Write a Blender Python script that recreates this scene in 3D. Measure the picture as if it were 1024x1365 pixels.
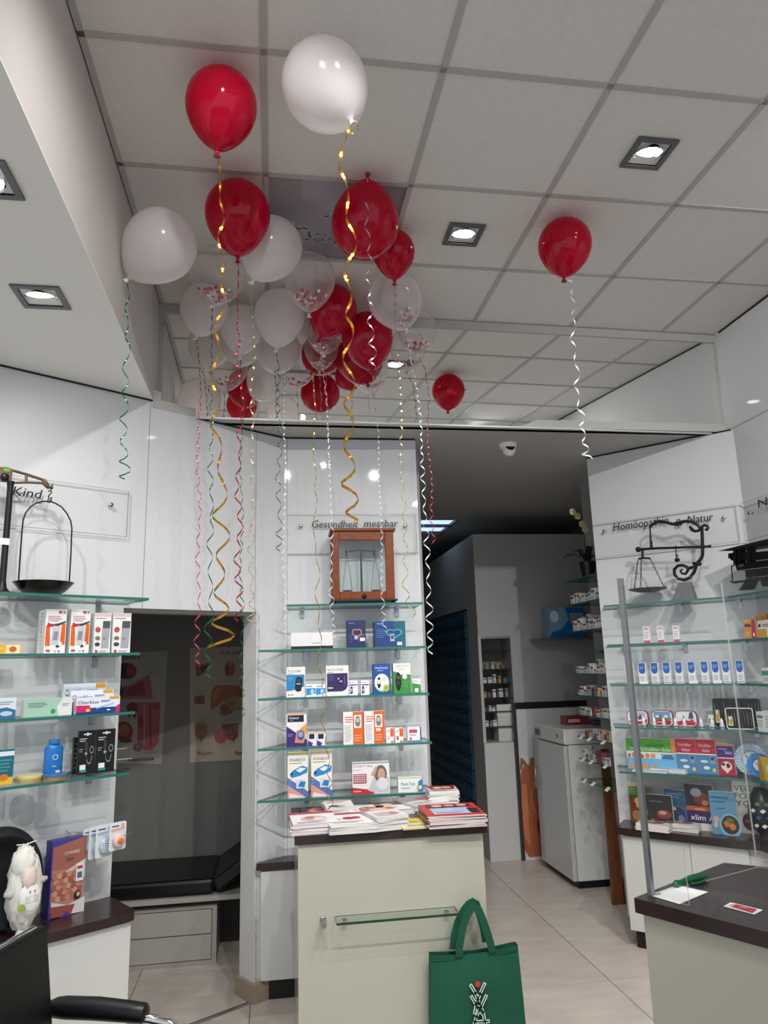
import bpy, bmesh, math, random
from math import pi, sin, cos, radians, sqrt, atan2, hypot
from mathutils import Vector, Matrix
random.seed(7)
S = bpy.context.scene
COL = S.collection
for o in list(bpy.data.objects): bpy.data.objects.remove(o)

# ------------------------------------------------------------------ camera
F = 955.44; YAW, PITCH, ROLL = 0.156096, 0.211166, -0.0289882
CAM = Vector((0.0398, -2.0777, 1.655))
_fw = Vector((sin(YAW)*cos(PITCH), cos(YAW)*cos(PITCH), sin(PITCH)))
_r = Vector((cos(YAW), -sin(YAW), 0)); _u = _r.cross(_fw)
_R = cos(ROLL)*_r + sin(ROLL)*_u; _U = -sin(ROLL)*_r + cos(ROLL)*_u
cam = bpy.data.cameras.new('camera'); co = bpy.data.objects.new('camera', cam); COL.objects.link(co)
cam.sensor_fit = 'VERTICAL'; cam.sensor_height = 36; cam.sensor_width = 27; cam.lens = F*36/1365
cam.clip_start = .02; cam.clip_end = 60
M = Matrix((( _R.x, _U.x, -_fw.x, CAM.x), (_R.y, _U.y, -_fw.y, CAM.y), (_R.z, _U.z, -_fw.z, CAM.z), (0,0,0,1)))
co.matrix_world = M; S.camera = co

# ------------------------------------------------------------------ world, exposure, lights
S.view_settings.view_transform = 'Standard'; S.view_settings.look = 'None'
S.view_settings.gamma = 1; S.view_settings.exposure = 0.0; S.view_settings.use_curve_mapping = False
w = bpy.data.worlds.new('world'); S.world = w; w.use_nodes = True
w.node_tree.nodes['Background'].inputs[0].default_value = (.60, .64, .70, 1)
w.node_tree.nodes['Background'].inputs[1].default_value = 1.3
def spot(loc, tgt, power, size=150, blend=.6, rad=.05, col=(1, .97, .93)):
    l = bpy.data.lights.new('downlight_lamp', 'SPOT'); l.energy = power; l.spot_size = radians(size); l.spot_blend = blend
    l.shadow_soft_size = rad; l.color = col
    o = bpy.data.objects.new('downlight_lamp', l); COL.objects.link(o); o.location = loc
    o.rotation_euler = (Vector(tgt)-Vector(loc)).to_track_quat('-Z', 'Y').to_euler(); return o
# lamps of the two downlights in view (aimed by their tilting rings) and of the others further forward in the shop
LAMPS = [((1.52, 1.02, 3.66), (1.0, 2.0, 1.2), 30, 85), ((2.02, .25, 3.66), (2.3, 2.1, 1.0), 60, 80),
         ((-1.0, .58, 3.06), (-.8, 1.55, 1.5), 30, 125), ((-1.15, -.35, 3.06), (-1.0, 1.3, .9), 34, 90),
         ((.95, -1.0, 3.66), (.55, 2.1, .65), 125, 82), ((2.1, -1.0, 3.66), (2.65, 1.7, 1.6), 150, 100),
         ((.0, -1.0, 3.66), (-.4, 1.6, 1.2), 120, 92), ((1.3, -.4, 3.66), (1.35, 1.4, 0), 90, 90), ((.4, -.6, 3.66), (.3, .9, 0), 62, 110), ((1.6, -2.4, 3.66), (1.2, -1, 0), 60, 120)]
for a, b, p, sz in LAMPS: spot(a, b, p, sz, 1.0, .03, (1, .985, .96))

H = 3.70; H2 = 3.045; H1 = 3.09; T = .625

# ------------------------------------------------------------------ materials
def lin(c):
    if isinstance(c, str):
        c = c.lstrip('#'); c = [int(c[i:i+2], 16)/255 for i in (0, 2, 4)]
        return tuple((x/12.92 if x <= .04045 else ((x+.055)/1.055)**2.4) for x in c)+(1,)
    return tuple(c)+(1,) if len(c) == 3 else c
_m = {}
def mat(c, rough=.5, metal=0, spec=.5, coat=0, emit=0, noise=0, nscale=8, bump=0, bscale=60, sss=0, stretch=None):
    k = (c, rough, metal, spec, coat, emit, noise, nscale, bump, bscale, sss, stretch)
    if k in _m: return _m[k]
    m = bpy.data.materials.new('mat_%03d' % len(_m)); m.use_nodes = True; nt = m.node_tree; b = nt.nodes['Principled BSDF']
    b.inputs['Base Color'].default_value = lin(c); b.inputs['Roughness'].default_value = rough
    b.inputs['Metallic'].default_value = metal; b.inputs['Specular IOR Level'].default_value = spec
    b.inputs['Coat Weight'].default_value = coat
    if sss: b.inputs['Subsurface Weight'].default_value = sss; b.inputs['Subsurface Scale'].default_value = .02
    if emit: b.inputs['Emission Color'].default_value = lin(c); b.inputs['Emission Strength'].default_value = emit
    tc = None
    if noise or bump:
        tc = nt.nodes.new('ShaderNodeTexCoord'); mp = nt.nodes.new('ShaderNodeMapping'); nt.links.new(tc.outputs['Object'], mp.inputs[0])
        if stretch: mp.inputs['Scale'].default_value = stretch
    if noise:
        n = nt.nodes.new('ShaderNodeTexNoise'); n.inputs['Scale'].default_value = nscale; n.inputs['Detail'].default_value = 6
        nt.links.new(mp.outputs[0], n.inputs['Vector'])
        r = nt.nodes.new('ShaderNodeValToRGB'); L = lin(c)
        r.color_ramp.elements[0].position = .3; r.color_ramp.elements[1].position = .7
        r.color_ramp.elements[0].color = tuple(x*(1-noise) for x in L[:3])+(1,)
        r.color_ramp.elements[1].color = tuple(min(1, x*(1+noise)) for x in L[:3])+(1,)
        nt.links.new(n.outputs['Fac'], r.inputs[0]); nt.links.new(r.outputs[0], b.inputs['Base Color'])
    if bump:
        n = nt.nodes.new('ShaderNodeTexNoise'); n.inputs['Scale'].default_value = bscale; n.inputs['Detail'].default_value = 4
        nt.links.new(mp.outputs[0], n.inputs['Vector'])
        bp = nt.nodes.new('ShaderNodeBump'); bp.inputs['Strength'].default_value = bump; bp.inputs['Distance'].default_value = .002
        nt.links.new(n.outputs['Fac'], bp.inputs['Height']); nt.links.new(bp.outputs[0], b.inputs['Normal'])
    _m[k] = m; return m
def schlick(nt, ior):
    """Fresnel for thin sheets, the same on both sides"""
    f0 = ((ior-1)/(ior+1))**2
    lw = nt.nodes.new('ShaderNodeLayerWeight'); lw.inputs[0].default_value = .5
    pw = nt.nodes.new('ShaderNodeMath'); pw.operation = 'POWER'; pw.inputs[1].default_value = 5; nt.links.new(lw.outputs['Facing'], pw.inputs[0])
    mr = nt.nodes.new('ShaderNodeMapRange'); mr.inputs['To Min'].default_value = 1.1*f0; mr.inputs['To Max'].default_value = .7
    nt.links.new(pw.outputs[0], mr.inputs['Value']); return mr
def thin(name, tint, ior=1.5, rough=.02, haze=None, hz=0, facing=0):
    """thin clear sheet / film: straight transmission plus Fresnel gloss, optionally milky"""
    m = bpy.data.materials.new(name); m.use_nodes = True; nt = m.node_tree; nt.nodes.clear()
    out = nt.nodes.new('ShaderNodeOutputMaterial'); tr = nt.nodes.new('ShaderNodeBsdfTransparent'); tr.inputs[0].default_value = lin(tint)
    gl = nt.nodes.new('ShaderNodeBsdfGlossy'); gl.inputs['Roughness'].default_value = rough
    fr = schlick(nt, ior)
    body = tr.outputs[0]
    if haze:
        di = nt.nodes.new('ShaderNodeBsdfDiffuse'); di.inputs[0].default_value = lin(haze)
        tl = nt.nodes.new('ShaderNodeBsdfTranslucent'); tl.inputs[0].default_value = lin(haze)
        a = nt.nodes.new('ShaderNodeMixShader'); a.inputs[0].default_value = .45; nt.links.new(di.outputs[0], a.inputs[1]); nt.links.new(tl.outputs[0], a.inputs[2])
        b = nt.nodes.new('ShaderNodeMixShader'); b.inputs[0].default_value = hz
        if facing:
            lw = nt.nodes.new('ShaderNodeLayerWeight'); lw.inputs[0].default_value = .35
            mr = nt.nodes.new('ShaderNodeMapRange'); mr.inputs['To Min'].default_value = hz; mr.inputs['To Max'].default_value = facing
            nt.links.new(lw.outputs['Facing'], mr.inputs['Value']); nt.links.new(mr.outputs[0], b.inputs[0])
        nt.links.new(body, b.inputs[1]); nt.links.new(a.outputs[0], b.inputs[2]); body = b.outputs[0]
    mx = nt.nodes.new('ShaderNodeMixShader'); nt.links.new(fr.outputs[0], mx.inputs[0]); nt.links.new(body, mx.inputs[1]); nt.links.new(gl.outputs[0], mx.inputs[2])
    nt.links.new(mx.outputs[0], out.inputs[0]); return m
GLASS = thin('clear_glass', (.93, .97, .955)); ACRYL = thin('clear_acrylic', (.992, .995, .995), 1.18)
GEDGE = mat('#2f6f66', .15, coat=.3); GEDGE2 = mat('#9fb5b0', .2)
LAT_RED = thin('latex_red', (.80, .01, .05), 1.38, .09, (.66, .003, .042), .86, .97)
LAT_WHITE = thin('latex_white', (.96, .93, .92), 1.45, .15, (.98, .945, .94), .62, .9)
LAT_CLEAR = thin('latex_clear', (.97, .96, .96), 1.45, .06, (.95, .92, .92), .08, .45)
LAT_MILK = thin('latex_milky', (.97, .95, .95), 1.45, .06, (.97, .95, .95), .20, .70)
WALL = mat('#d3d4d5', .035, spec=.32); WALLM = mat('#d2d0cc', .6); CEIL = mat('#dddad5', .75, noise=.03, nscale=40, bump=.15, bscale=300)
GRID = mat('#b4b1ad', .5); DARKGAP = mat('#191817', .7); WENGE = mat('#2e1f1d', .28, noise=.25, nscale=10, stretch=(1, 14, 1), coat=.15)  # DARKGAP: dark strips stand in for the shade of the gaps along wall tops
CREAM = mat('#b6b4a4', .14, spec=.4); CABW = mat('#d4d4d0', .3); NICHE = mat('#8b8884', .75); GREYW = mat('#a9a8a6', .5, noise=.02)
BLACK = mat('#0c0c0e', .45); LEATHER = mat('#0a0a0c', .38, bump=.3, bscale=120); CHROME = mat('#e6e6e8', .08, metal=1); STEEL = mat('#a8a8aa', .3, metal=1)
ALU = mat('#9a9c9e', .35, metal=.8); IRON = mat('#17171a', .45, metal=.3); WHITE = mat('#f0f0ee', .45); GREYM = mat('#77787a', .4)

# ------------------------------------------------------------------ geometry helpers
class MB:
    def __init__(s): s.v = []; s.f = []; s.m = []; s.mats = []
    def add(s, vs, fs, m, M=None):
        if m not in s.mats: s.mats.append(m)
        k = s.mats.index(m); n = len(s.v)
        for p in vs:
            p = Vector(p)
            if M is not None: p = M @ p
            s.v.append(p)
        for f in fs: s.f.append([i+n for i in f]); s.m.append(k)
        return s
    def box(s, x0, x1, y0, y1, z0, z1, m, M=None):
        v = [(x, y, z) for z in (z0, z1) for y in (y0, y1) for x in (x0, x1)]
        return s.add(v, [(0, 2, 3, 1), (4, 5, 7, 6), (0, 1, 5, 4), (2, 6, 7, 3), (1, 3, 7, 5), (0, 4, 6, 2)], m, M)
    def prism(s, pts, z0, z1, m, M=None, side=None):
        n = len(pts); A = sum(pts[i][0]*pts[(i+1) % n][1]-pts[(i+1) % n][0]*pts[i][1] for i in range(n))
        if A < 0: pts = pts[::-1]
        v = [(p[0], p[1], z0) for p in pts]+[(p[0], p[1], z1) for p in pts]
        s.add(v, [list(range(n))[::-1], list(range(n, 2*n))], m, M)
        return s.add(v, [(i, (i+1) % n, (i+1) % n+n, i+n) for i in range(n)], side or m, M)
    def slab(s, pts, y0, y1, m, M=None):    # outline in x,z, thickness along y
        Q = Matrix(((1, 0, 0, 0), (0, 0, -1, 0), (0, 1, 0, 0), (0, 0, 0, 1)))
        return s.prism(pts, -y1, -y0, m, (M @ Q) if M is not None else Q)
    def tube(s, pts, r, m, n=8, closed=False, M=None):
        pts = [Vector(p) for p in pts]; N = len(pts); vs = []; up = Vector((0, 0, 1)); prev = None
        for i, p in enumerate(pts):
            a = pts[i-1] if (i or closed) else p; b = pts[(i+1) % N] if (i < N-1 or closed) else p
            t = (b-a).normalized() if (b-a).length > 1e-9 else Vector((0, 0, 1))
            if prev is None: x = t.cross(up if abs(t.z) < .95 else Vector((1, 0, 0))).normalized()
            else: x = (prev-t*prev.dot(t)); x = x.normalized() if x.length > 1e-6 else t.orthogonal().normalized()
            prev = x; y = t.cross(x); rr = r[i] if isinstance(r, (list, tuple)) else r
            for k in range(n): a_ = 2*pi*k/n; vs.append(p+x*(cos(a_)*rr)+y*(sin(a_)*rr))
        fs = []
        for i in range(N if closed else N-1):
            for k in range(n):
                j = (i+1) % N; fs.append((i*n+k, i*n+(k+1) % n, j*n+(k+1) % n, j*n+k))
        if not closed: fs += [list(range(n))[::-1], [(N-1)*n+k for k in range(n)]]
        return s.add(vs, fs, m, M)
    def lathe(s, prof, m, n=24, M=None):
        vs = []; fs = []
        for (r, z) in prof:
            for k in range(n): a = 2*pi*k/n; vs.append((r*cos(a), r*sin(a), z))
        for i in range(len(prof)-1):
            for k in range(n): fs.append((i*n+k, i*n+(k+1) % n, (i+1)*n+(k+1) % n, (i+1)*n+k))
        if prof[0][0] > 1e-5: fs.append(list(range(n))[::-1])
        if prof[-1][0] > 1e-5: fs.append([(len(prof)-1)*n+k for k in range(n)])
        return s.add(vs, fs, m, M)
    def ell(s, c, r, m, n=16, M=None):
        Q = Matrix.Translation(c) @ Matrix.Diagonal((r[0], r[1], r[2], 1))
        h = n//2
        return s.lathe([(sin(pi*i/h), -cos(pi*i/h)) for i in range(h+1)], m, n, (M @ Q) if M is not None else Q)
    def build(s, name, parent=None, smooth=None, bevel=0, loc=None, rotz=None):
        me = bpy.data.meshes.new(name); me.from_pydata([tuple(p) for p in s.v], [], s.f)
        for m in s.mats: me.materials.append(m)
        me.polygons.foreach_set('material_index', s.m)
        if smooth is not None:
            bm = bmesh.new(); bm.from_mesh(me); bmesh.ops.remove_doubles(bm, verts=bm.verts, dist=1e-5)
            bm.to_mesh(me); bm.free()
            me.polygons.foreach_set('use_smooth', [True]*len(me.polygons)); me.set_sharp_from_angle(angle=radians(smooth))
        me.update(); o = bpy.data.objects.new(name, me); COL.objects.link(o)
        if bevel:
            b = o.modifiers.new('bevel', 'BEVEL'); b.width = bevel; b.segments = 2; b.limit_method = 'ANGLE'; b.angle_limit = radians(50)
        if parent: o.parent = parent
        if loc is not None: o.location = loc
        if rotz is not None: o.rotation_euler = (0, 0, rotz)
        return o
_txt = {}
def text_geo(st):
    if st not in _txt:
        c = bpy.data.curves.new('t', 'FONT'); c.body = st; c.size = 1; c.resolution_u = 2; c.align_x = 'LEFT'
        o = bpy.data.objects.new('t', c); COL.objects.link(o)
        bpy.context.view_layer.update()
        me = bpy.data.meshes.new_from_object(o.evaluated_get(bpy.context.evaluated_depsgraph_get()))
        v = [p.co.copy() for p in me.vertices]; f = [list(p.vertices) for p in me.polygons]
        bpy.data.objects.remove(o); bpy.data.curves.remove(c); bpy.data.meshes.remove(me)
        x0 = min(p.x for p in v); x1 = max(p.x for p in v)
        _txt[st] = (v, f, x0, x1)
    return _txt[st]
def put_text(mb, st, x, z, h, m, y=-.001, wmax=None, shear=0, align='L', M=None, cap=.70, wfit=None):
    """upright text on a plane facing -y; x,z lower-left corner, h = cap height"""
    v, f, x0, x1 = text_geo(st); k = h/cap; kx = k; W = (x1-x0)*k
    if wfit: kx = k*wfit/W
    elif wmax and W > wmax: kx = k*wmax/W
    W = (x1-x0)*kx; ox = {'L': 0, 'C': -W/2, 'R': -W}[align]
    mb.add([(x+ox+(p.x-x0)*kx+shear*p.y*k, y, z+p.y*k) for p in v], f, m, M)

def tag(o, label=None, cat=None, group=None, kind=None):
    if label: o['label'] = label
    if cat: o['category'] = cat
    if group: o['group'] = group
    if kind: o['kind'] = kind
    return o
def thing(name, label, cat, loc=(0, 0, 0), rotz=0, group=None):
    o = bpy.data.objects.new(name, None); COL.objects.link(o); o.location = loc; o.rotation_euler = (0, 0, rotz)
    o.empty_display_size = .05
    return tag(o, label, cat, group)
def struct(name, mb, parent=None, **k):
    o = mb.build(name, parent, **k)
    if parent is None: o['kind'] = 'structure'
    return o
def copy_tree(o, parent=None):
    c = o.copy(); COL.objects.link(c); c.parent = parent
    for ch in list(o.children): copy_tree(ch, c)
    return c

# ------------------------------------------------------------------ positions: real planes hit by rays
def ray(x, y): return _R*((x-512)/F)-_U*((y-682.5)/F)+_fw
def atz(x, y, z): d = ray(x, y); return CAM+d*((z-CAM.z)/d.z)
def aty(x, y, Y): d = ray(x, y); return CAM+d*((Y-CAM.y)/d.y)
class Fr:
    """a wall's own frame: +x to the right along the wall, -y out of the wall, z up"""
    def __init__(s, ox, oy, deg): s.o = Vector((ox, oy, 0)); s.a = radians(deg); s.M = Matrix.Translation(s.o) @ Matrix.Rotation(s.a, 4, 'Z'); s.I = s.M.inverted()
    def w(s, x, y, z=0): return s.M @ Vector((x, y, z))
    def hit(s, px, py, dep=0):
        c = s.I @ CAM; d = s.I.to_3x3() @ ray(px, py); p = c+d*((-dep-c.y)/d.y); return p.x, p.z
W1 = Fr(-.600, 1.709, 33.4); G = Fr(.106, 2.174, -1.4); W2 = Fr(2.212, 2.497, -45.3); W3 = Fr(2.88, 1.826, -90)
NB = Fr(0, 3.25, 0)

# ================================================================== SETTING
# floor and its tiles (0.62 m grid through the seams seen in the passage)
fl = MB(); fl.box(-3.2, 3.6, -5.2, 8.2, -.06, -.012, mat('#8e867d', .6)); floor = struct('floor', fl)
TF = .6225; tile_m = [mat(c, .32, noise=.10, nscale=3.5, spec=.4, bump=.05, bscale=30, stretch=(1, 3, 1)) for c in ('#c9beb4', '#c4b9af', '#cdc2b8')]
tmesh = []
for m in tile_m:
    b = MB(); g = .0022; b.box(g, TF-g, g, TF-g, -.012, 0, m); o = b.build('tile', floor); tmesh.append(o.data); bpy.data.objects.remove(o)
for i in range(-8, 5):
    for j in range(-8, 11):
        x = 1.80+(i-2)*TF; y = 1.915+j*TF
        if x < -3.2 or x > 3.2 or y < -3.2: continue
        o = bpy.data.objects.new('tile', tmesh[random.randrange(3)]); COL.objects.link(o); o.parent = floor; o.location = (x, y, 0)

# main ceiling: carrier slab, panels, grid bars
cb = MB(); cb.box(-.60, 2.90, -5.2, 2.0, H+.03, H+.09, GRID); ceiling = struct('ceiling', cb)
pm = {}
def panel_mesh(x0, x1, y0, y1, m, z=H):
    k = (round(x1-x0, 3), round(y1-y0, 3), m.name, z)
    if k not in pm:
        b = MB(); b.box(0, x1-x0, 0, y1-y0, z+.004, z+.02, m); o = b.build('ceiling_panel'); pm[k] = o.data; bpy.data.objects.remove(o)
    return pm[k]
LILAC = mat('#8f8b92', .12, noise=.06, nscale=3)
xs = [-.6]+[i*T for i in range(0, 5)]+[2.9]
ys = [2.5-T*k for k in range(0, 13)][::-1]; ys = [y for y in ys if y < 1.88 and y > -5.1]
for a, b in zip(xs[:-1], xs[1:]):
    for c, d in zip(ys[:-1], ys[1:]):
        pic = abs(a) < .01 and abs(c-.625) < .01
        o = bpy.data.objects.new('ceiling_panel', panel_mesh(a+.002, b-.002, c+.002, d-.002, LILAC if pic else CEIL, H+.008 if pic else H))
        COL.objects.link(o); o.parent = ceiling; o.location = (a+.002, c+.002, 0)
        if pic: o['label'] = 'glossy lilac grey ceiling panel with faint branches printed on it'
# faint branch print on the lilac panel
b = MB(); Lm = mat('#a9a3ab', .3)
for k, (x, y, l, a) in enumerate([(.10, 1.12, .2, -.3), (.2, 1.05, .16, .5), (.32, 1.1, .2, -1.0), (.12, .95, .14, .9), (.24, .9, .18, -.6), (.4, .95, .12, .3)]):
    q = [Vector((x+l*t*cos(a), y+l*t*sin(a)+.03*sin(6*t), H+.0115)) for t in [i/8 for i in range(9)]]
    for p0, p1 in zip(q[:-1], q[1:]):
        n = Vector((-(p1-p0).y, (p1-p0).x, 0)).normalized()*.004; b.add([p0-n, p1-n, p1+n, p0+n], [(0, 1, 2, 3)], Lm)
    for t in (2, 4, 6, 8): b.add([q[t]+Vector((.012*cos(i*pi/3), .02*sin(i*pi/3), 0)) for i in range(6)], [list(range(6))], Lm)
b.build('branch_print', ceiling)
def bar(x0, x1, y0, y1):
    k = (round(x1-x0, 3), round(y1-y0, 3))
    if k not in pm:
        q = MB(); q.box(0, x1-x0, 0, y1-y0, H-.001, H+.03, GRID); o = q.build('grid_bar'); pm[k] = o.data; bpy.data.objects.remove(o)
    o = bpy.data.objects.new('grid_bar', pm[k]); COL.objects.link(o); o.parent = ceiling; o.location = (x0, y0, 0)
for x in xs[1:-1]: bar(x-.012, x+.012, ys[0], 1.84)
for y in ys[:-1]: bar(-.6, 2.88, y-.012, y+.012)
bar(-.6, -.578, ys[0], 1.84)

# bulkhead on the left (face + underside) and low ceiling behind the mirror
b = MB(); b.box(-3.2, -.605, -5.2, 1.95, H1, H+.09, mat('#c9c4bf', .7)); struct('trim_1', b)
b = MB(); b.box(-.62, 2.95, 1.93, 1.97, H2, H+.09, GREYM); struct('trim_12', b)
b = MB(); b.prism([(-3.2, -5.2), (-.605, -5.2), (-.605, 1.70), (-.62, 1.72), (-3.2, 1.72)], H1-.004, H1, mat('#f2f0ea', .7)); struct('trim_2', b)  # underside given a lighter colour than the face for light bounced up
b = MB()
sk = (1.46, 1.86, 4.68, 5.46)
for (x0, x1, y0, y1) in [(-3.2, 3.6, 1.885, sk[2]), (-3.2, sk[0], sk[2], sk[3]), (sk[1], 3.6, sk[2], sk[3]), (-3.2, 3.6, sk[3], 8.2)]:
    b.box(x0, x1, y0, y1, H2, H2+.05, mat('#b9b7b2', .7))
b.prism([(-.605, 1.70), (-.605, 1.885), (-.33, 1.885)], H2, H2+.05, mat('#b9b7b2', .7))
low = struct('ceiling_low', b)
# mirrored soffit, leaning 3 degrees as its reflections show
tl = radians(3); MIR = bpy.data.materials.new('mirror'); MIR.use_nodes = True; mb_ = MIR.node_tree.nodes['Principled BSDF']
mb_.inputs['Base Color'].default_value = (.93, .94, .92, 1); mb_.inputs['Metallic'].default_value = 1; mb_.inputs['Roughness'].default_value = .01
yaw_m = radians(1.25)
MM = Matrix.Translation((.9, 1.84, 3.65)) @ Matrix.Rotation(-yaw_m*-1, 4, 'Z') @ Matrix.Rotation(tl, 4, 'X')
mt = thing('mirror_panel', 'large horizontal mirror panel between main ceiling and lower ceiling', 'mirror')
b = MB(); b.box(-1.50, 1.985, 0, .008, -.605, 0, MIR, MM); b.build('mirror_glass', mt)
b = MB(); b.box(-1.505, 1.99, -.012, .012, 0, .05, GRID, MM); b.box(-1.505, 1.99, -.008, .010, -.614, -.604, mat('#c6cbc9', .3), MM)
b.box(-1.505, -1.48, -.012, .012, -.61, .0, GRID, MM); b.box(1.975, 1.99, -.012, .012, -.61, 0, GRID, MM); b.build('mirror_frame', mt)

# wall W1: left product wall, opening, pier
b = MB(); P = W1.M
b.box(-2.9, -.02, 0, .06, 0, H1, WALL, P)                                  # up to the joint (vertical seam)
struct('wall_left', b)
b = MB(); b.box(-.017, .04, 0, .06, 1.972, H2+.10, WALL, P); b.box(.04, .845, 0, .06, 1.972, H2, WALL, P); b.box(.66, .845, 0, .06, 0, 1.972, WALL, P)
struct('wall_left_header', b)
# opening: cut lower part by building the left panel only up to s=-.11 below the header
bpy.data.objects.remove(bpy.data.objects['wall_left'])
b = MB(); b.box(-2.9, -.112, 0, .06, 0, H1, WALL, P); b.box(-.112, -.020, 0, .06, 1.972, H1, WALL, P); struct('wall_left', b)
b = MB(); b.box(.655, .675, 0, .14, .09, 1.972, mat('#e2e2e0', .5), P); b.box(-.13, .66, .055, .14, 1.955, 1.975, mat('#a6a5a2', .5), P); struct('trim_3', b)
b = MB(); b.box(.635, .70, -.03, .15, 0, .09, mat('#a3937f', .5, noise=.1, nscale=8), P); b.box(.70, .74, -.03, 0, 0, .09, mat('#a3937f', .5, noise=.1, nscale=8), P); struct('baseboard_left', b, bevel=.002)
b = MB(); b.box(-2.9, -.01, -.008, .02, H1-.012, H1-.004, DARKGAP, P); struct('shadow_gap_4', b)
b = MB(); b.box(.26, .845, -.006, .01, H2-.010, H2-.001, DARKGAP, P); b.box(0, .81, -.006, .01, H2-.010, H2-.001, DARKGAP, G.M); struct('shadow_gap_5', b)
# wall G (middle)
b = MB(); b.box(-.01, .812, 0, .30, 0, H2, WALL, G.M); struct('wall_middle', b)
for k, z in enumerate((2.33, 2.0, 1.75)):
    pass
# wall W2, W3 (right)
b = MB(); b.box(0, .955, 0, .05, .10, H2, WALL, W2.M); struct('wall_right_angled', b)
b = MB(); b.box(0, 4.2, 0, .08, 0, H+.05, WALL, W3.M); b.box(-.15, 0, 0, .08, H2, H+.05, WALL, W3.M); struct('wall_right', b)
b = MB(); b.box(0, .94, -.006, .01, H2-.010, H2-.001, DARKGAP, W2.M); struct('shadow_gap_6', b)
b = MB(); b.box(0, 4.2, -.006, .01, H-.008, H+.002, DARKGAP, W3.M); b.box(0, 4.2, -.003, 0, H2+.0, H2+.004, mat('#a5a5a3', .5), W3.M); struct('shadow_gap_trim_7', b)
# panel joints on the product walls
J = mat('#8f908f', .6)
b = MB(); b.box(-.0196, -.0174, -.0015, .01, 1.972, H1-.012, J, P); b.box(.640, .6425, -.0015, .0, 1.972, H2-.01, J, P)
b.box(.0, .94, -.0012, 0, 2.318, 2.321, J, W2.M); b.box(.0, .94, -.0012, 0, 2.553, 2.556, J, W2.M); b.box(.012, .81, -.0012, 0, 2.315, 2.318, J, G.M); b.box(.012, .0145, -.0012, 0, .66, H2-.01, J, G.M)
struct('trim_8', b)
# niche
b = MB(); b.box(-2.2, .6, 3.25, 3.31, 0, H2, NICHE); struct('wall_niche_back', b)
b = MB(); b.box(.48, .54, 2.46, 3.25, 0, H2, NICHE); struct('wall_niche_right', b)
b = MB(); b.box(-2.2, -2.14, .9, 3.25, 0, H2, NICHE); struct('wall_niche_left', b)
b = MB(); b.box(.44, .48, 2.6, 3.25, 0, .07, mat('#7b6d60', .5)); b.box(-.1, .44, 3.235, 3.25, 0, .07, mat('#7b6d60', .5)); struct('baseboard_niche', b)
# passage walls
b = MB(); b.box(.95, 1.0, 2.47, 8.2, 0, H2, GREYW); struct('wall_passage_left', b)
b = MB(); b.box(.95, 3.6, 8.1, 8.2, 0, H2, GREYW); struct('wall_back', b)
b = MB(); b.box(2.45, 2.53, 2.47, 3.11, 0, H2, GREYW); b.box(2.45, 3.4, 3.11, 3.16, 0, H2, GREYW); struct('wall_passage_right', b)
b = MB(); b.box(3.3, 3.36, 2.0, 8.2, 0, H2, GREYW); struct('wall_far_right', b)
b = MB(); b.box(2.448, 2.9, 3.10, 3.108, H2-.012, H2-.002, DARKGAP); struct('shadow_gap_9', b)
# skylight in the far ceiling: bluish night sky glass behind a bar
b = MB(); SKYM = mat('#a9c4e0', .4, emit=1.6)
for y0, y1 in ((sk[2]+.02, (sk[2]+sk[3])/2-.02), ((sk[2]+sk[3])/2+.02, sk[3]-.02)): b.box(sk[0]+.02, sk[1]-.02, y0, y1, H2+.03, H2+.036, SKYM)
struct('window_1', b)
b = MB(); fm = mat('#2a3440', .5)
b.box(sk[0], sk[0]+.02, sk[2], sk[3], H2, H2+.05, fm); b.box(sk[1]-.02, sk[1], sk[2], sk[3], H2, H2+.05, fm)
for y in (sk[2], (sk[2]+sk[3])/2-.01, sk[3]-.02): b.box(sk[0], sk[1], y, y+.02, H2, H2+.05, fm)
struct('trim_10', b)
# floor strip of the niche
b = MB(); b.box(-.112, .66, -.012, .012, -.002, .004, mat('#c9c9c9', .25, metal=.8), W1.M); b.box(-.112, .66, .012, .022, -.002, .003, BLACK, W1.M); struct('trim_11', b)

# recessed downlights
def downlight(loc, tilt, label, rz=0, z=None):
    t = thing('ceiling_light', label, 'ceiling light', loc, rz, None)
    b = MB(); s = .088; i = .066; fr = mat('#6a6b6e', .35, metal=.6)
    for x0, x1, y0, y1 in ((-s, s, -s, -i), (-s, s, i, s), (-s, -i, -i, i), (i, s, -i, i)): b.box(x0, x1, y0, y1, -.006, .004, fr)
    b.build('frame', t, bevel=.001)
    b = MB()
    for x0, x1, y0, y1 in ((-i, i, -i-.002, -i), (-i, i, i, i+.002), (-i-.002, -i, -i, i), (i, i+.002, -i, i)): b.box(x0, x1, y0, y1, -.003, .03, CHROME)
    b.box(-i, i, -i, i, .028, .03, mat('#b9bcc0', .3, metal=.7)); b.build('housing', t)
    Q = Matrix.Translation((0, 0, .004)) @ Matrix.Rotation(tilt, 4, 'X')
    b = MB(); b.lathe([(.058, .012), (.060, -.004), (.055, -.006), (.050, 0), (.046, .014)], CHROME, 28, Q); b.build('ring', t, smooth=40)
    b = MB(); b.lathe([(.0001, -.004), (.030, -.003), (.050, -.001), (.050, .007)], mat('#fbfdff', .3, emit=14), 28, Q); b.build('lamp', t)
    b = MB(); b.tube([Q @ Vector((.034*cos(a), .034*sin(a), -.002)) for a in [2*pi*k/24 for k in range(24)]], .0018, STEEL, 6, closed=True); b.build('lamp_clip', t)
    return t
downlight(tuple(atz(618, 313, H-.002)), radians(7), 'square recessed downlight in ceiling between hanging balloons and lone red balloon')
downlight(tuple(atz(865, 205, H-.002)), radians(12), 'square recessed ceiling downlight nearest the top right, lamp tilted')
downlight(tuple(atz(55, 396, H1-.006)), radians(8), 'square recessed downlight in the low left bulkhead')
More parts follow.
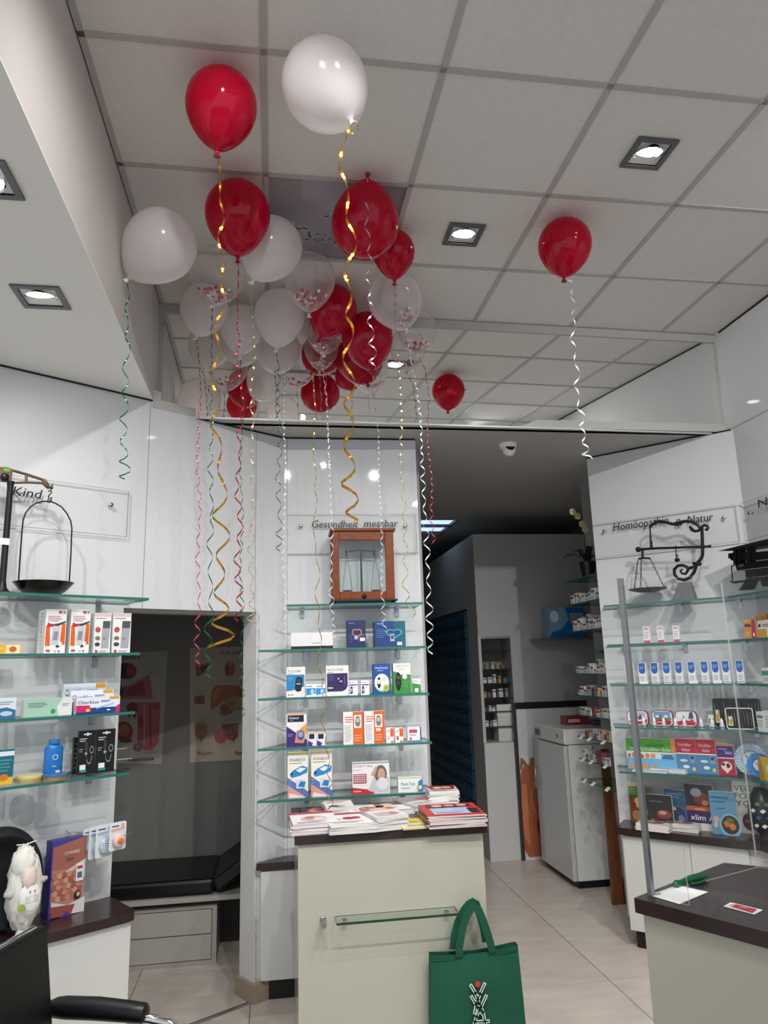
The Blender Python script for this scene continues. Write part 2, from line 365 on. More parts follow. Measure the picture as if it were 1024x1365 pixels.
downlight(tuple(atz(-22, 238, H1-.006)), radians(-12), 'downlight cut off by the left picture edge, only a grey frame corner shows')
# dome camera on low ceiling
c = atz(677, 592, H2); t = thing('security_camera', 'small white dome security camera with black lens on low ceiling', 'security camera', tuple(c))
b = MB(); b.lathe([(.058, 0), (.058, -.012), (.05, -.03), (.036, -.034)], WHITE, 24); b.build('mount', t, smooth=40)
Q = Matrix.Translation((0, -.012, -.045)) @ Matrix.Rotation(radians(64), 4, 'X')
b = MB(); b.lathe([(.0001, -.03), (.03, -.026), (.042, -.01), (.042, .018), (.036, .03), (.030, .034)], WHITE, 24, Q); b.build('housing', t, smooth=40)
b = MB(); b.lathe([(.0001, .040), (.018, .038), (.030, .034), (.0301, .028)], mat('#050506', .1), 24, Q); b.build('lens', t, smooth=60)

# ================================================================== FURNITURE
def glass_shelf(fr, x0, x1, z, dep, label, group, brackets=(), cut=0, th=.012, pts=None):
    t = thing('glass_shelf', label, 'shelf', tuple(fr.w(0, 0, z)), fr.a, group)
    P2 = pts or [(x0, -dep), (x1, -dep), (x1, -.004), (x0+cut, -.004)]
    b = MB(); b.prism(P2, -th, 0, GLASS, side=GEDGE); b.build('glass_panel', t)
    for x in brackets:
        b = MB(); b.box(x-.012, x+.012, -.05, 0, -th-.006, -th, STEEL); b.box(x-.012, x+.012, -.008, 0, -th-.05, -th, STEEL); b.build('bracket', t)
    return t
lv = ['top', 'second', 'third', 'fourth', 'bottom']
for k, z in enumerate((2.0, 1.747, 1.485, 1.225)):
    glass_shelf(W1, -1.5, -.125+(.01 if k else .03)-.012*k, z, .25, '%s glass shelf on the left wall%s' % (lv[k], [' carrying the big pan scale', ' carrying orange thermometer boxes', ' carrying pregnancy test boxes', ' carrying black hanging packs and blue bottle'][k]), 'glass shelves on the left wall', (-.24, -.9))
for k, z in enumerate((2.0, 1.757, 1.502, 1.245, .988)):
    if k == 0: glass_shelf(G, .012, .775, z, .25, 'top glass shelf of middle wall under the wooden balance cabinet', 'glass shelves on the middle wall', (.10, .66))
    else: glass_shelf(G, -.14, .785+.003*k, z, .25, '%s glass shelf of the middle wall, %s' % (lv[k], ['', 'with two dark blue boxes', 'with glucose meter boxes', 'with orange white boxes', 'with pill organiser boxes'][k]), 'glass shelves on the middle wall', (.12, .66), cut=.14)
for k, z in enumerate((1.99, 1.745, 1.502, 1.25, .99)):
    q = [(.115, -.25), (.845, -.25), W2.I @ W3.w(1.25, -.25), W2.I @ W3.w(1.25, -.004), (.945, -.006), (.02+.0*k, -.006)]
    glass_shelf(W2, 0, 0, z, .25, '%s glass shelf bending round the right corner%s' % (lv[k], [' under the iron scales', ' with three little white pink boxes', ' with a row of blue white boxes', ' with gift tins and black cases', ' with salt guide books'][k]), 'glass shelves bending round the right corner', (.14, .52, .86), pts=[(p[0], p[1]) for p in q])

def worktop(label, pts, z0, z1, M=None):
    b = MB(); b.prism(pts, z0, z1, WENGE, M); o = b.build('worktop', bevel=.003); return tag(o, label, 'worktop', None)
worktop('dark wenge worktop under the left product wall', [(-2.9, -.29), (-.125, -.29), (-.112, -.27), (-.112, -.002), (-2.9, -.002)], .625, .66, W1.M)
worktop('short dark wenge worktop behind the magazine counter', [(-.045, 2.040), (.915, 2.030), (.915, 2.14), (.11, 2.165), (-.03, 2.075)], .625, .66)
worktop('dark wenge worktop along the right angled book wall', [(.065, -.24), (.845, -.24)]+[tuple((W2.I @ W3.w(x, y))[:2]) for x, y in ((1.6, -.24), (1.6, -.002))]+[(.94, -.003), (.03, -.003)], .625, .665, W2.M)
def cabinet(label, M, x0, x1, dep, doors, z1=.62, kick=.10, end=None):
    t = thing('base_cabinet', label, 'cabinet', tuple(M @ Vector((x0, 0, 0))), atan2(M[1][0], M[0][0])); L = x1-x0
    b = MB(); b.box(0, L, -dep+.018, -.003, kick, z1, CABW); b.build('body', t)
    for a, c in doors:
        b = MB(); b.box(a-x0+.0015, c-x0-.0015, -dep, -dep+.016, kick, z1-.004, CREAM if end else CABW); b.build('door', t, bevel=.001)
    b = MB(); b.box(.02, L-.01, -dep+.035, -dep+.06, 0, kick, BLACK); b.box(.02, .05, -dep+.04, -.02, 0, kick, BLACK); b.build('plinth', t)
    return t
cabinet('white base cabinet under the left dark worktop', W1.M, -2.9, -.125, .27, [(-2.9, -1.1), (-1.1, -.125)])
xd = W2.hit(918, 1118, .22)[0]
cabinet('white base cabinet under the right book worktop', W2.M, .085, .87, .215, [(.085, xd), (xd, .78)])
cabinet('white base cabinet round the right corner beyond the sneeze guard', W3.M, .25, 1.6, .215, [(.25, .6), (.6, 1.1), (1.1, 1.6)])
GB = Fr(-.02, 2.165, -.6)
cabinet('shallow white base cabinet left of magazine counter', GB.M, 0, .93, .115, [(0, .46), (.46, .93)])

# magazine counter
t = thing('magazine_counter', 'cream fronted counter with dark wenge top holding magazine stacks', 'counter', (.134, 1.247, 0))
b = MB(); b.box(0, .855, 0, .655, .912, .95, WENGE); b.build('top', t, bevel=.002)
b = MB(); b.box(.016, .835, .018, .64, 0, .912, CREAM); b.build('body', t, bevel=.001)
b = MB(); b.box(.014, .836, .012, .018, 0, .911, CREAM); b.build('front_panel', t, bevel=.0015)
for px, py in ((431, 1228), (631, 1209)):
    c = aty(px, py, 1.235); b = MB(); Q = Matrix.Translation((c.x-.134, .012, c.z)) @ Matrix.Rotation(radians(90), 4, 'X')
    b.lathe([(.013, 0), (.013, .008), (.009, .012), (.009, .02), (.0115, .024), (.0115, .078), (.0001, .079)], STEEL, 20, Q); b.build('knob', t, smooth=40)
# glass ledge on its front
a = aty(449, 1231, 1.17); c = aty(613, 1217, 1.17)
t = thing('glass_ledge', 'narrow clear glass ledge fixed to front of the magazine counter', 'shelf', (a.x, 1.259, a.z))
b = MB(); b.box(0, c.x-a.x, -.085, 0, -.010, 0, GLASS); L = c.x-a.x
e = mat('#1f3d30', .2); b.box(0, L, -.0855, -.085, -.010, 0, e); b.box(-.0005, 0, -.085, 0, -.010, 0, e); b.box(L, L+.0005, -.085, 0, -.010, 0, e); b.box(0, L, -.0015, 0, -.0005, .0005, e); b.build('glass_panel', t)
for x in (.04, L-.04):
    b = MB(); b.box(x-.008, x+.008, -.03, 0, -.016, -.010, STEEL); b.build('clip', t)

# cash counter right front with screens
RC = Fr(1.116, .141, -60)
t = thing('cash_counter', 'cream cash counter with dark wenge top in the right foreground', 'counter', tuple(RC.o), RC.a)
b = MB(); b.prism([(0, 0), (1.9, 0), (1.9, .62), (.12, .60), (0, .555)], .91, .95, WENGE); b.build('top', t, bevel=.002)
b = MB(); b.box(.02, 1.88, .02, .54, 0, .91, CREAM); b.build('body', t, bevel=.001)
b = MB(); b.box(.018, 1.88, .014, .02, 0, .909, CREAM); b.build('front_panel', t, bevel=.0015)
t = thing('protective_screen', 'clear acrylic screen with grey post on the cash counter', 'screen', tuple(RC.w(0, 0, .95)), RC.a)
pz = 1.915-.95
b = MB(); b.box(.018, .034, .045, .062, .0005, pz, ALU); b.build('post', t, bevel=.001)
E1 = thin('acrylic_edge', (.9, .93, .93), 1.45, .05, (.9, .93, .93), .55)
def sheet(p0, p1, z0, z1, cut=None):
    b = MB(); p0 = Vector(p0); p1 = Vector(p1); d = (p1-p0); L = d.length; Q = Matrix.Translation((p0.x, p0.y, 0)) @ Matrix.Rotation(atan2(d.y, d.x), 4, 'Z')
    if cut:
        x0, h = cut; r = .025
        pts = [(0, z0), (x0, z0)]+[(x0+.0, z0+.02)]+[(x0+r-r*cos(a), h-r+r*sin(a)) for a in [pi/2*k/5 for k in range(6)]]+[(L, h), (L, z1), (0, z1)]
    else: pts = [(0, z0), (L, z0), (L, z1), (0, z1)]
    for s_, m in ((0, ACRYL),):
        n = len(pts); A = [(x, -.0025, z) for x, z in pts]; B = [(x, .0025, z) for x, z in pts]
        b.add(A+B, [list(range(n)), list(range(n, 2*n))[::-1]], ACRYL, Q); b.add(A+B, [(i, i+n, (i+1) % n+n, (i+1) % n) for i in range(n)], E1, Q)
    return b.build('acrylic_sheet', t)
sheet((.026, .062), (.105, .575), .001, pz)
sheet((.034, .052), (1.8, .052), .001, pz-.02, cut=(.115, .165))
sheet((.105, .58), (1.8, .58), .001, pz+.01)
# paper sheet, green pen, banknote-like flyer
def flat_px(pts, z, th=.0008):
    q = [atz(x, y, z) for x, y in pts]; return q
def paper(name, label, cat, px, z, m, marks=(), group=None):
    q = [atz(x, y, z) for x, y in px]; c = sum(q, Vector())/len(q); t = thing(name, label, cat, (c.x, c.y, z-.0008), 0, group)
    b = MB(); b.prism([(p.x-c.x, p.y-c.y) for p in q], 0, .0012, m); b.build('sheet', t)
    if marks:
        b = MB()
        for pts, mm in marks:
            b.add([atz(x, y, z+.001)-Vector((c.x, c.y, z-.0008)) for x, y in pts], [list(range(len(pts)))], mm)
        b.build('print', t)
    return t
ink = mat('#30303a', .6); bl = mat('#5a6a9a', .6)
mk = [([(869+i*3, 1193-i*.4), (871+i*3, 1191-i*.4), (872+i*3, 1192-i*.4), (870+i*3, 1194-i*.4)], ink) for i in range(4)]
mk += [([(917+2.2*i, 1182+.6*i+(i % 2)), (918.6+2.2*i, 1180.6+.6*i), (919+2.2*i, 1181+.6*i), (917.5+2.2*i, 1183+.6*i)], bl) for i in range(8)]
paper('paper_sheet', 'white paper sheet with a little handwriting behind the acrylic screen', 'paper', [(866, 1193), (903, 1180), (944, 1189), (906, 1205)], .952, WHITE, mk)
rd = mat('#c0394a', .5); pk = mat('#e8a0a4', .5)
paper('flyer', 'small red and white printed card lying on cash counter', 'card', [(965, 1208), (974, 1203), (1017, 1213), (1006, 1219)], .952, WHITE,
      [([(976, 1209), (981, 1205), (1010, 1212), (1003, 1217)], rd), ([(972, 1207), (976, 1204.5), (981, 1206), (976, 1209)], pk), ([(984, 1209.5), (987, 1207.5), (998, 1210), (994, 1212.5)], pk)])
c = atz(902, 1179, .96); t = thing('price_gun', 'dark green pen lying at back edge of cash counter', 'pen', (c.x, c.y, .951), radians(22))
gm = mat('#0c5a33', .3)
b = MB(); b.tube([(0, 0, .012), (.02, 0, .013), (.07, 0, .014), (.12, 0, .013), (.15, 0, .010)], [.010, .006, .0115, .0115, .006], gm, 10); b.build('barrel', t, smooth=60)
b = MB(); b.tube([(.05, -.011, .004), (.09, -.018, .003), (.12, -.012, .004)], .0035, gm, 8); b.build('clip', t, smooth=60)
b = MB(); b.ell((-.003, 0, .011), (.010, .009, .009), mat('#1b7a48', .4), 10); b.build('cap', t, smooth=60)
t.name = 'pen'

# cantilever chair at lower left
a = atz(75, 1345, .69); c = atz(185, 1350, .69); CA = atan2(c.y-a.y, c.x-a.x)
t = thing('chair', 'black leather cantilever armchair with chrome tube frame', 'chair', (a.x-.06, a.y, 0), CA)
# local: +x forwards, arm at y=0, other arm at y=-.52
b = MB(); b.slab([(0, 0)], 0, 0, LEATHER) if False else None
bk = [(.075, .42), (.0, .90), (.012, .93), (.03, .935), (.04, .92), (.11, .43)]
b = MB(); Q = Matrix.Identity(4); b.slab(bk, -.49, -.028, LEATHER); b.build('backrest', t, bevel=.012)
b = MB(); b.slab([(.08, .43), (.52, .46), (.535, .445), (.52, .43), (.10, .39)], -.485, -.033, LEATHER); b.build('seat', t, bevel=.01)
for y in (0, -.518):
    b = MB(); r0 = .028
    b.tube([(.045+.0, y, .70), (.07, y, .702), (.10, y, .703), (.20, y, .704), (.30, y, .700), (.345, y, .698), (.352, y, .698)], [.018, .027, .030, .030, .028, .026, .018], LEATHER, 14); b.build('arm_pad', t, smooth=60)
    b = MB(); p = [(-.0, y, .86), (-.01, y, .70), (.02, y, .688), (.08, y, .686), (.36, y, .684), (.42, y, .676), (.455, y, .65), (.468, y, .60), (.47, y, .46), (.475, y, .10), (.46, y, .03), (.42, y, .013), (.1, y, .013), (-.05, y, .013)]
    b.tube(p[1:], .0125, CHROME, 12); b.build('frame_tube', t, smooth=60)
for q_, rr_ in (([(-.05, 0, .013), (-.05, -.518, .013)], .0125), ([(.47, 0, .44), (.47, -.518, .44)], .0125), ([(.0, 0, .70), (.02, -.028, .70)], .0125), ([(.018, -.02, .905), (.018, -.06, .93), (.02, -.46, .93), (.018, -.5, .905)], .010)):
    b = MB(); b.tube(q_, rr_, CHROME, 10); b.build('cross_tube', t, smooth=60)

# tote bag on the knob
TB = Fr(0, 1.185, 0)
def tp(x, y, d=0): q = TB.hit(x, y, d); return q
TOTE = mat('#04513a', .8, bump=.5, bscale=500, noise=.06, nscale=14); TOTE2 = mat('#034a33', .8)
c = tp(632, 1266); zt = c[1]
t = thing('tote_bag', 'green cotton tote bag with white line figure hanging from counter knob', 'bag', (c[0], 1.185, 0))
xl = tp(574, 1273)[0]-c[0]; xr = tp(690, 1260)[0]-c[0]; zl = tp(574, 1273)[1]; zr = tp(690, 1259)[1]; xb = tp(698, 1365)[0]-c[0]
b = MB(); nx, nz = 16, 14; zb = .09
for sgn, y0 in ((-1, 0), (1, .03)):
    vs = []; fs = []
    for j in range(nz+1):
        v = j/nz
        for i in range(nx+1):
            u = i/nx; x = (xl+(xr-xl)*u)*(1+.09*v); z = (zl+(zr-zl)*u)*(1-v)+zb*v-.012*sin(pi*u)*(1-v)
            y = y0+sgn*(.004+.020*sin(pi*u)*min(1, v*3)*(1-.3*v))+.003*sin(9*u+4*v)
            vs.append((x, y, z))
    for j in range(nz):
        for i in range(nx): k = j*(nx+1)+i; fs.append((k, k+1, k+nx+2, k+nx+1) if sgn > 0 else (k, k+nx+1, k+nx+2, k+1))
    b.add(vs, fs, TOTE)
n0 = (nx+1)*(nz+1)
def IDX(s_, j, i): return s_*n0+j*(nx+1)+i
for j in range(nz):
    for i in (0, nx): b.f.append([IDX(0, j, i), IDX(0, j+1, i), IDX(1, j+1, i), IDX(1, j, i)]); b.m.append(0)
for i in range(nx): b.f.append([IDX(0, nz, i), IDX(0, nz, i+1), IDX(1, nz, i+1), IDX(1, nz, i)]); b.m.append(0)
b.build('cloth_body', t, smooth=80)
b = MB()
vs = []
for u in [i/16 for i in range(17)]:
    x = (xl+(xr-xl)*u); z = zl+(zr-zl)*u-.012*sin(pi*u); vs += [(x, -.006, z), (x, -.006, z-.022)]
b.add(vs, [(2*i, 2*i+1, 2*i+3, 2*i+2) for i in range(16)], TOTE2); b.build('hem', t)
def strap(pl, y, name='handle'):
    P2 = [Vector((tp(x, y_)[0]-c[0], y, tp(x, y_)[1])) for x, y_ in pl]; vs = []
    for i, p in enumerate(P2):
        d = (P2[min(i+1, len(P2)-1)]-P2[max(i-1, 0)]).normalized(); n = Vector((-d.z, 0, d.x))*.016; f_ = i/(len(P2)-1); yy = y-.012*sin(pi*f_)
        for s_ in (-1, 1):
            for dy in (0, .003): q = p+n*s_; vs.append((q.x, yy+dy, q.z))
    b = MB(); k = len(P2); fs = []
    for i in range(k-1):
        a = 4*i; B = 4*(i+1); fs += [(a, a+2, B+2, B), (a+1, B+1, B+3, a+3), (a, B, B+1, a+1), (a+2, a+3, B+3, B+2)]
    b.add(vs, fs, TOTE); return b.build(name, t, smooth=50)
strap([(612, 1274), (611, 1262), (614, 1240), (619, 1222), (625, 1210), (630, 1206), (636, 1210), (642, 1224), (649, 1244), (654, 1262), (656, 1268)], -.014)
strap([(606, 1268), (607, 1250), (612, 1230), (619, 1215), (626, 1206), (631, 1203), (636, 1206), (640, 1218), (646, 1238), (650, 1258)], .02)
def stroke(mb, pts, wd, m, y): 
    for p0, p1 in zip(pts[:-1], pts[1:]):
        p0 = Vector(p0); p1 = Vector(p1); n = Vector((-(p1-p0).y, (p1-p0).x)).normalized()*wd/2; e_ = (p1-p0).normalized()*wd*.4
        mb.add([(q.x, y, q.y) for q in (p0-n-e_, p1-n+e_, p1+n+e_, p0+n-e_)], [(0, 1, 2, 3)], m)
fig = [[(625, 1309), (631, 1319), (636, 1333), (641, 1344), (645, 1365), (646, 1372)], [(643, 1307), (637, 1320), (632, 1333), (630, 1345)], [(626, 1324), (634, 1338), (640, 1346)], [(645, 1323), (638, 1338), (632, 1350), (627, 1368), (624, 1378)], [(630, 1357), (648, 1356)]]
b = MB(); wh = mat('#e6ece6', .7)
for wd, m, y in ((.0125, wh, -.0345), (.0055, TOTE, -.0352)):
    for p in fig: stroke(b, [(tp(x, y_)[0]-c[0], tp(x, y_)[1]) for x, y_ in p], wd, m, y)
q = tp(634, 1307); b.add([(q[0]-c[0]+.011*cos(a), -.0356, q[1]+.011*sin(a)) for a in [2*pi*k/20 for k in range(20)]], [list(range(20))], mat('#d9282e', .6))
b.build('logo_print', t)

# ---- couch niche
t = thing('drawer_unit', 'grey two drawer unit under the black couch', 'cabinet', (-1.2, 2.62, 0))
g1 = mat('#a8a49d', .45); g2 = mat('#b3afa8', .4)
b = MB(); b.box(0, .92, .02, .55, 0, .315, g1); b.box(.895, .92, 0, .02, 0, .315, g1); b.box(0, .895, 0, .02, .295, .315, g1); b.box(0, .895, 0, .02, 0, .022, g1); b.box(0, .02, 0, .02, .02, .3, g1); b.build('body', t, bevel=.001)
for z0, z1 in ((.026, .156), (.162, .29)):
    b = MB(); b.box(.025, .888, .004, .02, z0, z1, g2); b.build('drawer_front', t, bevel=.001)
t = thing('couch', 'black leather treatment couch in the dark niche', 'couch', (-2.0, 2.58, 0))
b = MB(); b.box(0, 2.05, 0, .62, .345, .372, mat('#b0aca6', .4)); b.build('base_board', t, bevel=.002)
b = MB(); b.box(0, 1.70, .02, .60, .374, .46, LEATHER); b.build('seat_cushion', t, bevel=.02)
b = MB(); Q = Matrix.Translation((1.72, .02, .385)) @ Matrix.Rotation(radians(-33), 4, 'Y'); b.box(0, .42, 0, .58, -.01, .07, LEATHER, Q); b.build('head_rest', t, bevel=.02)
for x0_, x1_, y0_ in ((.05, .1, .05), (1.95, 2.0, .2)): b = MB(); b.box(x0_, x1_, y0_, .55, 0, .345, g1); b.build('leg', t)

# ---- passage: machine block with drawers, niche shelves
BX, BY, BZ = 1.872, 4.30, 2.83
bm_ = mat('#b4b3b2', .4, noise=.02)
t = thing('machine_block', 'tall grey storage block at back of the passage', 'storage block', (BX, BY, 0))
b = MB(); nx0, nx1, nz0, nz1 = .022, .30, .966, 1.868
b.box(0, nx0, 0, .35, 0, BZ, bm_); b.box(nx0, nx1, 0, .35, nz1, BZ, bm_); b.box(nx1, 1.42, 0, .35, 0, BZ, bm_); b.box(nx0, nx1, .006, .35, 0, nz0, bm_); b.box(nx0, nx1, .30, .35, nz0, nz1, mat('#8d8f88', .5)); b.box(0.0, 1.42, .35, 3.6, 2.17, BZ, bm_); b.box(.05, 1.42, .35, 3.6, 0, 2.17, bm_)
b.build('housing', t)
b = MB(); b.box(.0, nx0+.262, -.012, 0, 0, nz0-.004, mat('#cfcfcf', .35)); b.build('lower_panel', t, bevel=.002)
b = MB(); b.box(-.004, nx0, -.006, 0, nz0, nz1+.02, mat('#c4c4c2', .4)); b.box(nx0, nx1, -.006, 0, nz1, nz1+.02, ALU); b.build('niche_frame', t)
nsh = []
for z in (1.77, 1.60, 1.475, 1.35, 1.23, 1.10):
    b = MB(); b.box(nx0, nx1, .02, .30, z-.008, z, mat('#3b4442', .2)); b.build('niche_shelf', t); nsh.append(z)
b = MB(); b.box(.155, .29, .05, .2, nz0+.001, 1.27, mat('#d8d8d0', .4)); b.box(.15, .295, .045, .05, 1.18, 1.285, mat('#e4e4dc', .4)); b.build('white_box', t, bevel=.003)
ORD = ['first', 'second', 'third', 'fourth', 'fifth', 'sixth', 'seventh', 'eighth', 'ninth', 'tenth', 'eleventh', 'twelfth']
pal = ['#d9d9d6', '#c8c4bc', '#b4593a', '#e3e3e3', '#7f9fa6', '#c9a25d', '#8a8f96', '#dedede', '#a83a34', '#5f7f8f', '#efefef']
def small_box(fr_M, x, y, z, w_, d_, h_, m, label, group, strip=None, name='medicine_box'):
    t_ = thing(name, label, 'box', tuple(fr_M @ Vector((x, y, z))), atan2(fr_M[1][0], fr_M[0][0])+random.uniform(-.12, .12), group)
    b_ = MB(); b_.box(-w_/2, w_/2, -d_/2, d_/2, 0, h_, m); b_.build('carton', t_)
    b_ = MB(); s_ = strip or mat(random.choice(['#8a2f3a', '#31567f', '#4c8a6a', '#777777', '#c46a2a']), .5)
    b_.box(-w_/2+.002, w_/2-.002, -d_/2-.0006, -d_/2, h_*.62, h_*.86, s_); b_.box(-w_/2+.004, w_/2*.3, -d_/2-.0006, -d_/2, h_*.2, h_*.28, GREYM)
    b_.box(-w_/2-.0006, -w_/2, -d_/2+.003, d_/2-.003, h_*.62, h_*.86, s_); b_.build('print', t_); return t_
NM = Matrix.Translation((BX, BY, 0))
for k, z in enumerate(nsh):
    if k == 0: continue
    x = .04; n = 0
    while x < (.27 if k < 4 else .13):
        w_ = random.uniform(.018, .04); h_ = random.uniform(.03, .085 if k < 4 else .05)
        small_box(NM, x+w_/2, .10, z, w_, .05, h_, mat(random.choice(pal), .5), 'small medicine pack, %s from left on the %s shelf of grey block niche' % (ORD[n], ORD[k]), 'medicine packs in the block niche')
        x += w_+random.uniform(.004, .03); n += 1
# side drawers
t = thing('apothecary_cabinet', 'dark blue wall of shallow pharmacy drawers in the passage', 'drawer cabinet', (BX, BY+.36, 0))
DB = mat('#1e5068', .45); DB2 = mat('#0c2230', .5); DBL = mat('#2c6480', .5)
b = MB(); b.box(0, .04, 0, 3.2, 0, 2.165, DB2); b.build('body', t)
b = MB(); b.box(-.018, 0, 0, .30, .002, .125, DB)
for y0 in (.03, .17): b.box(-.021, -.018, y0, y0+.10, .055, .08, DBL); b.box(-.0215, -.018, y0+.01, y0+.09, .095, .108, DB2)
dr = b.build('drawer', t); dm = dr.data; first = True
for i in range(10):
    for j in range(16):
        o = dr if first else bpy.data.objects.new('drawer', dm)
        if not first: COL.objects.link(o); o.parent = t
        first = False; o.location = (0, .01+i*.315, .03+j*.1325)
# wall shelf, blue carton, dark frame, white door panel
t = thing('wall_shelf', 'thin grey wall shelf on the grey block carrying blue carton', 'shelf', (2.355, 4.06, 1.852))
b = MB(); b.box(0, .85, 0, .24, -.014, 0, mat('#8f908f', .3, metal=.3)); b.build('board', t, bevel=.001)
b = MB(); b.box(0, .85, -.004, 0, -.018, .002, ALU); b.build('edge_strip', t)
t = thing('carton', 'large blue and white carton with swirl on the wall shelf', 'box', (2.47, 4.09, 1.852))
b = MB(); b.box(0, .34, 0, .16, 0, .27, mat('#7fa9c4', .4)); b.build('body', t)
b = MB(); bb = mat('#1769a8', .4); wv = mat('#dfeaf0', .4)
b.add([(0, -.001, 0), (.34, -.001, 0), (.34, -.001, .27), (.16, -.001, .27), (.19, -.001, .16), (.12, -.001, .08), (.02, -.001, .05)], [list(range(7))], bb)
b.add([(.055+.04*cos(a), -.0015, .19+.05*sin(a)) for a in [2*pi*k/20 for k in range(20)]], [list(range(20))], wv); b.box(.2, .33, -.002, -.001, .12, .22, mat('#8f9aa2', .4)); b.build('print', t)
t = thing('door_frame', 'dark frame around white door panel behind the fridge', 'door frame', (2.14, 4.262, 0))
b = MB(); b.box(0, .03, 0, .03, 0, 1.30, mat('#39393c', .3)); b.box(.03, .70, 0, .03, 1.245, 1.30, mat('#26262a', .25)); b.build('frame', t)
b = MB(); b.box(.034, .70, .006, .028, 0, 1.243, mat('#d2d2d4', .35)); b.build('panel', t)
DP = Fr(0, 4.267, 0)
# generic flat print: coordinates are pixels projected once on the printed sheet's plane
def pxprint(fr, dep, elems, name, parent, org=(0, 0)):
    b_ = MB(); k = 0
    for e_ in elems:
        k += 1; y = -dep-.0003*k
        if e_[0] == 'p': pts = [fr.hit(x, y_, dep) for x, y_ in e_[1]]; m = mat(e_[2], .5); b_.add([(x, y, z) for x, z in pts], [list(range(len(pts)))], m)
        elif e_[0] == 'e':
            _, cx, cy, rx, ry, col = e_; pts = [fr.hit(cx+rx*cos(a), cy+ry*sin(a), dep) for a in [2*pi*i/18 for i in range(18)]]
            b_.add([(x, y, z) for x, z in pts], [list(range(18))], mat(col, .5))
        elif e_[0] == 't':
            _, x, y_, hp, st, col, xe = e_[:7]; p = fr.hit(x, y_, dep); p2 = fr.hit(x, y_-hp, dep); pe = fr.hit(xe, y_, dep)
            put_text(b_, st, p[0], p[1], abs(p2[1]-p[1]), mat(col, .5), y, wfit=pe[0]-p[0], shear=e_[7] if len(e_) > 7 else 0)
        elif e_[0] == 's':
            _, pl, wd, col = e_; stroke(b_, [fr.hit(x, y_, dep) for x, y_ in pl], wd, mat(col, .5), y)
    o = b_.build(name, None); o.parent = parent
    if parent is not None: o.matrix_parent_inverse = (Matrix.Translation(parent.location) @ parent.rotation_euler.to_matrix().to_4x4()).inverted()
    o.matrix_world = fr.M
    return o
bpy.context.view_layer.update()
pxprint(DP, .0, [('p', [(693, 1040), (691, 1070), (693, 1105), (699, 1132), (706, 1143), (724, 1141), (729, 1128), (731, 1100), (727, 1060), (720, 1036), (712, 1022), (700, 1018), (695, 1028)], '#a8623f'),
                ('p', [(696, 1045), (695, 1080), (700, 1118), (707, 1128), (705, 1095), (703, 1045)], '#cd7c54'), ('p', [(717, 1090), (716, 1105), (722, 1118), (724, 1100)], '#7d2d1c'),
                ('p', [(694, 1010), (697, 1011), (705, 1021), (707, 1010), (712, 1010), (712, 1025), (704, 1024), (697, 1019), (696, 1026), (693, 1026)], '#8d6b3c'),
                ('s', [(712, 1042), (709, 1058), (711, 1080), (716, 1082)], .008, '#d99a76'), ('s', [(717, 1042), (719, 1060), (716, 1082)], .006, '#8c3a22')], 'figure_print', t)

# fridge
fx, fy, fh = 2.254, 3.41, 1.135
t = thing('fridge', 'waist high white medicine fridge in the passage', 'fridge', (fx, fy, 0))
FW = mat('#ecedec', .25, spec=.5); FD = mat('#cfd1d3', .12, spec=.6)
b = MB(); b.box(.03, .62, 0, .66, .05, fh-.12, FW); b.build('body', t, bevel=.006)
b = MB(); b.box(.0, .62, 0, .66, fh-.115, fh, FW); b.build('top_unit', t, bevel=.008)
b = MB(); b.box(-.008, .026, .004, .656, .05, fh-.125, FD); b.build('door', t, bevel=.006)
b = MB(); b.tube([(-.008, .62, .78), (-.03, .61, .79), (-.032, .61, .62), (-.008, .62, .61)], .008, ALU, 8); b.build('handle', t, smooth=60)
b = MB(); b.box(-.004, 0, .5, .63, fh-.09, fh-.035, mat('#8f9193', .3)); b.box(-.006, -.004, .53, .60, fh-.08, fh-.045, mat('#4c4f52', .3)); b.build('control_panel', t)
b = MB(); b.lathe([(.016, 0), (.014, .006), (.0001, .007)], GREYM, 16, Matrix.Translation((0, .13, fh-.055)) @ Matrix.Rotation(radians(-90), 4, 'Y')); b.build('lock', t, smooth=40)
b = MB(); b.box(.03, .60, .01, .65, 0, .05, BLACK); b.build('plinth', t)
t = thing('box', 'flat red carton lying on top of the white fridge', 'box', (2.42, 3.75, fh))
b = MB(); b.box(0, .2, 0, .12, 0, .07, mat('#8c2130', .4)); b.build('carton', t, bevel=.002)
b = MB(); b.box(.02, .12, -.001, 0, .02, .045, mat('#d9b8b8', .5)); b.build('print', t)
t = thing('tray', 'grey open metal tray on top of the white fridge', 'tray', (2.62, 3.62, fh))
b = MB(); b.box(0, .2, 0, .22, 0, .004, ALU); [b.box(*q, ALU) for q in ((0, .2, 0, .004, 0, .03), (0, .2, .216, .22, 0, .03), (0, .004, 0, .22, 0, .03), (.196, .2, 0, .22, 0, .03))]; b.build('body', t)
# wooden boards leaning on the passage shelves
WOOD = mat('#7a4a2a', .5, noise=.25, nscale=6, stretch=(8, 8, 1)); WOOD2 = mat('#5f3a22', .5, noise=.25, nscale=6, stretch=(8, 8, 1))
t = thing('wooden_board', 'brown wooden board leaning upright behind the right wall end', 'board', (2.365, 3.02, 0))
Q = Matrix.Rotation(radians(2), 4, 'Y') @ Matrix.Rotation(radians(-3), 4, 'X'); b = MB(); b.box(-.01, .075, 0, .02, 0, 1.02, WOOD, Q); b.build('plank', t, bevel=.002)
b = MB(); b.box(.079, .11, -.01, .03, 0, 1.0, WOOD2, Q); b.build('side_rail', t, bevel=.002)
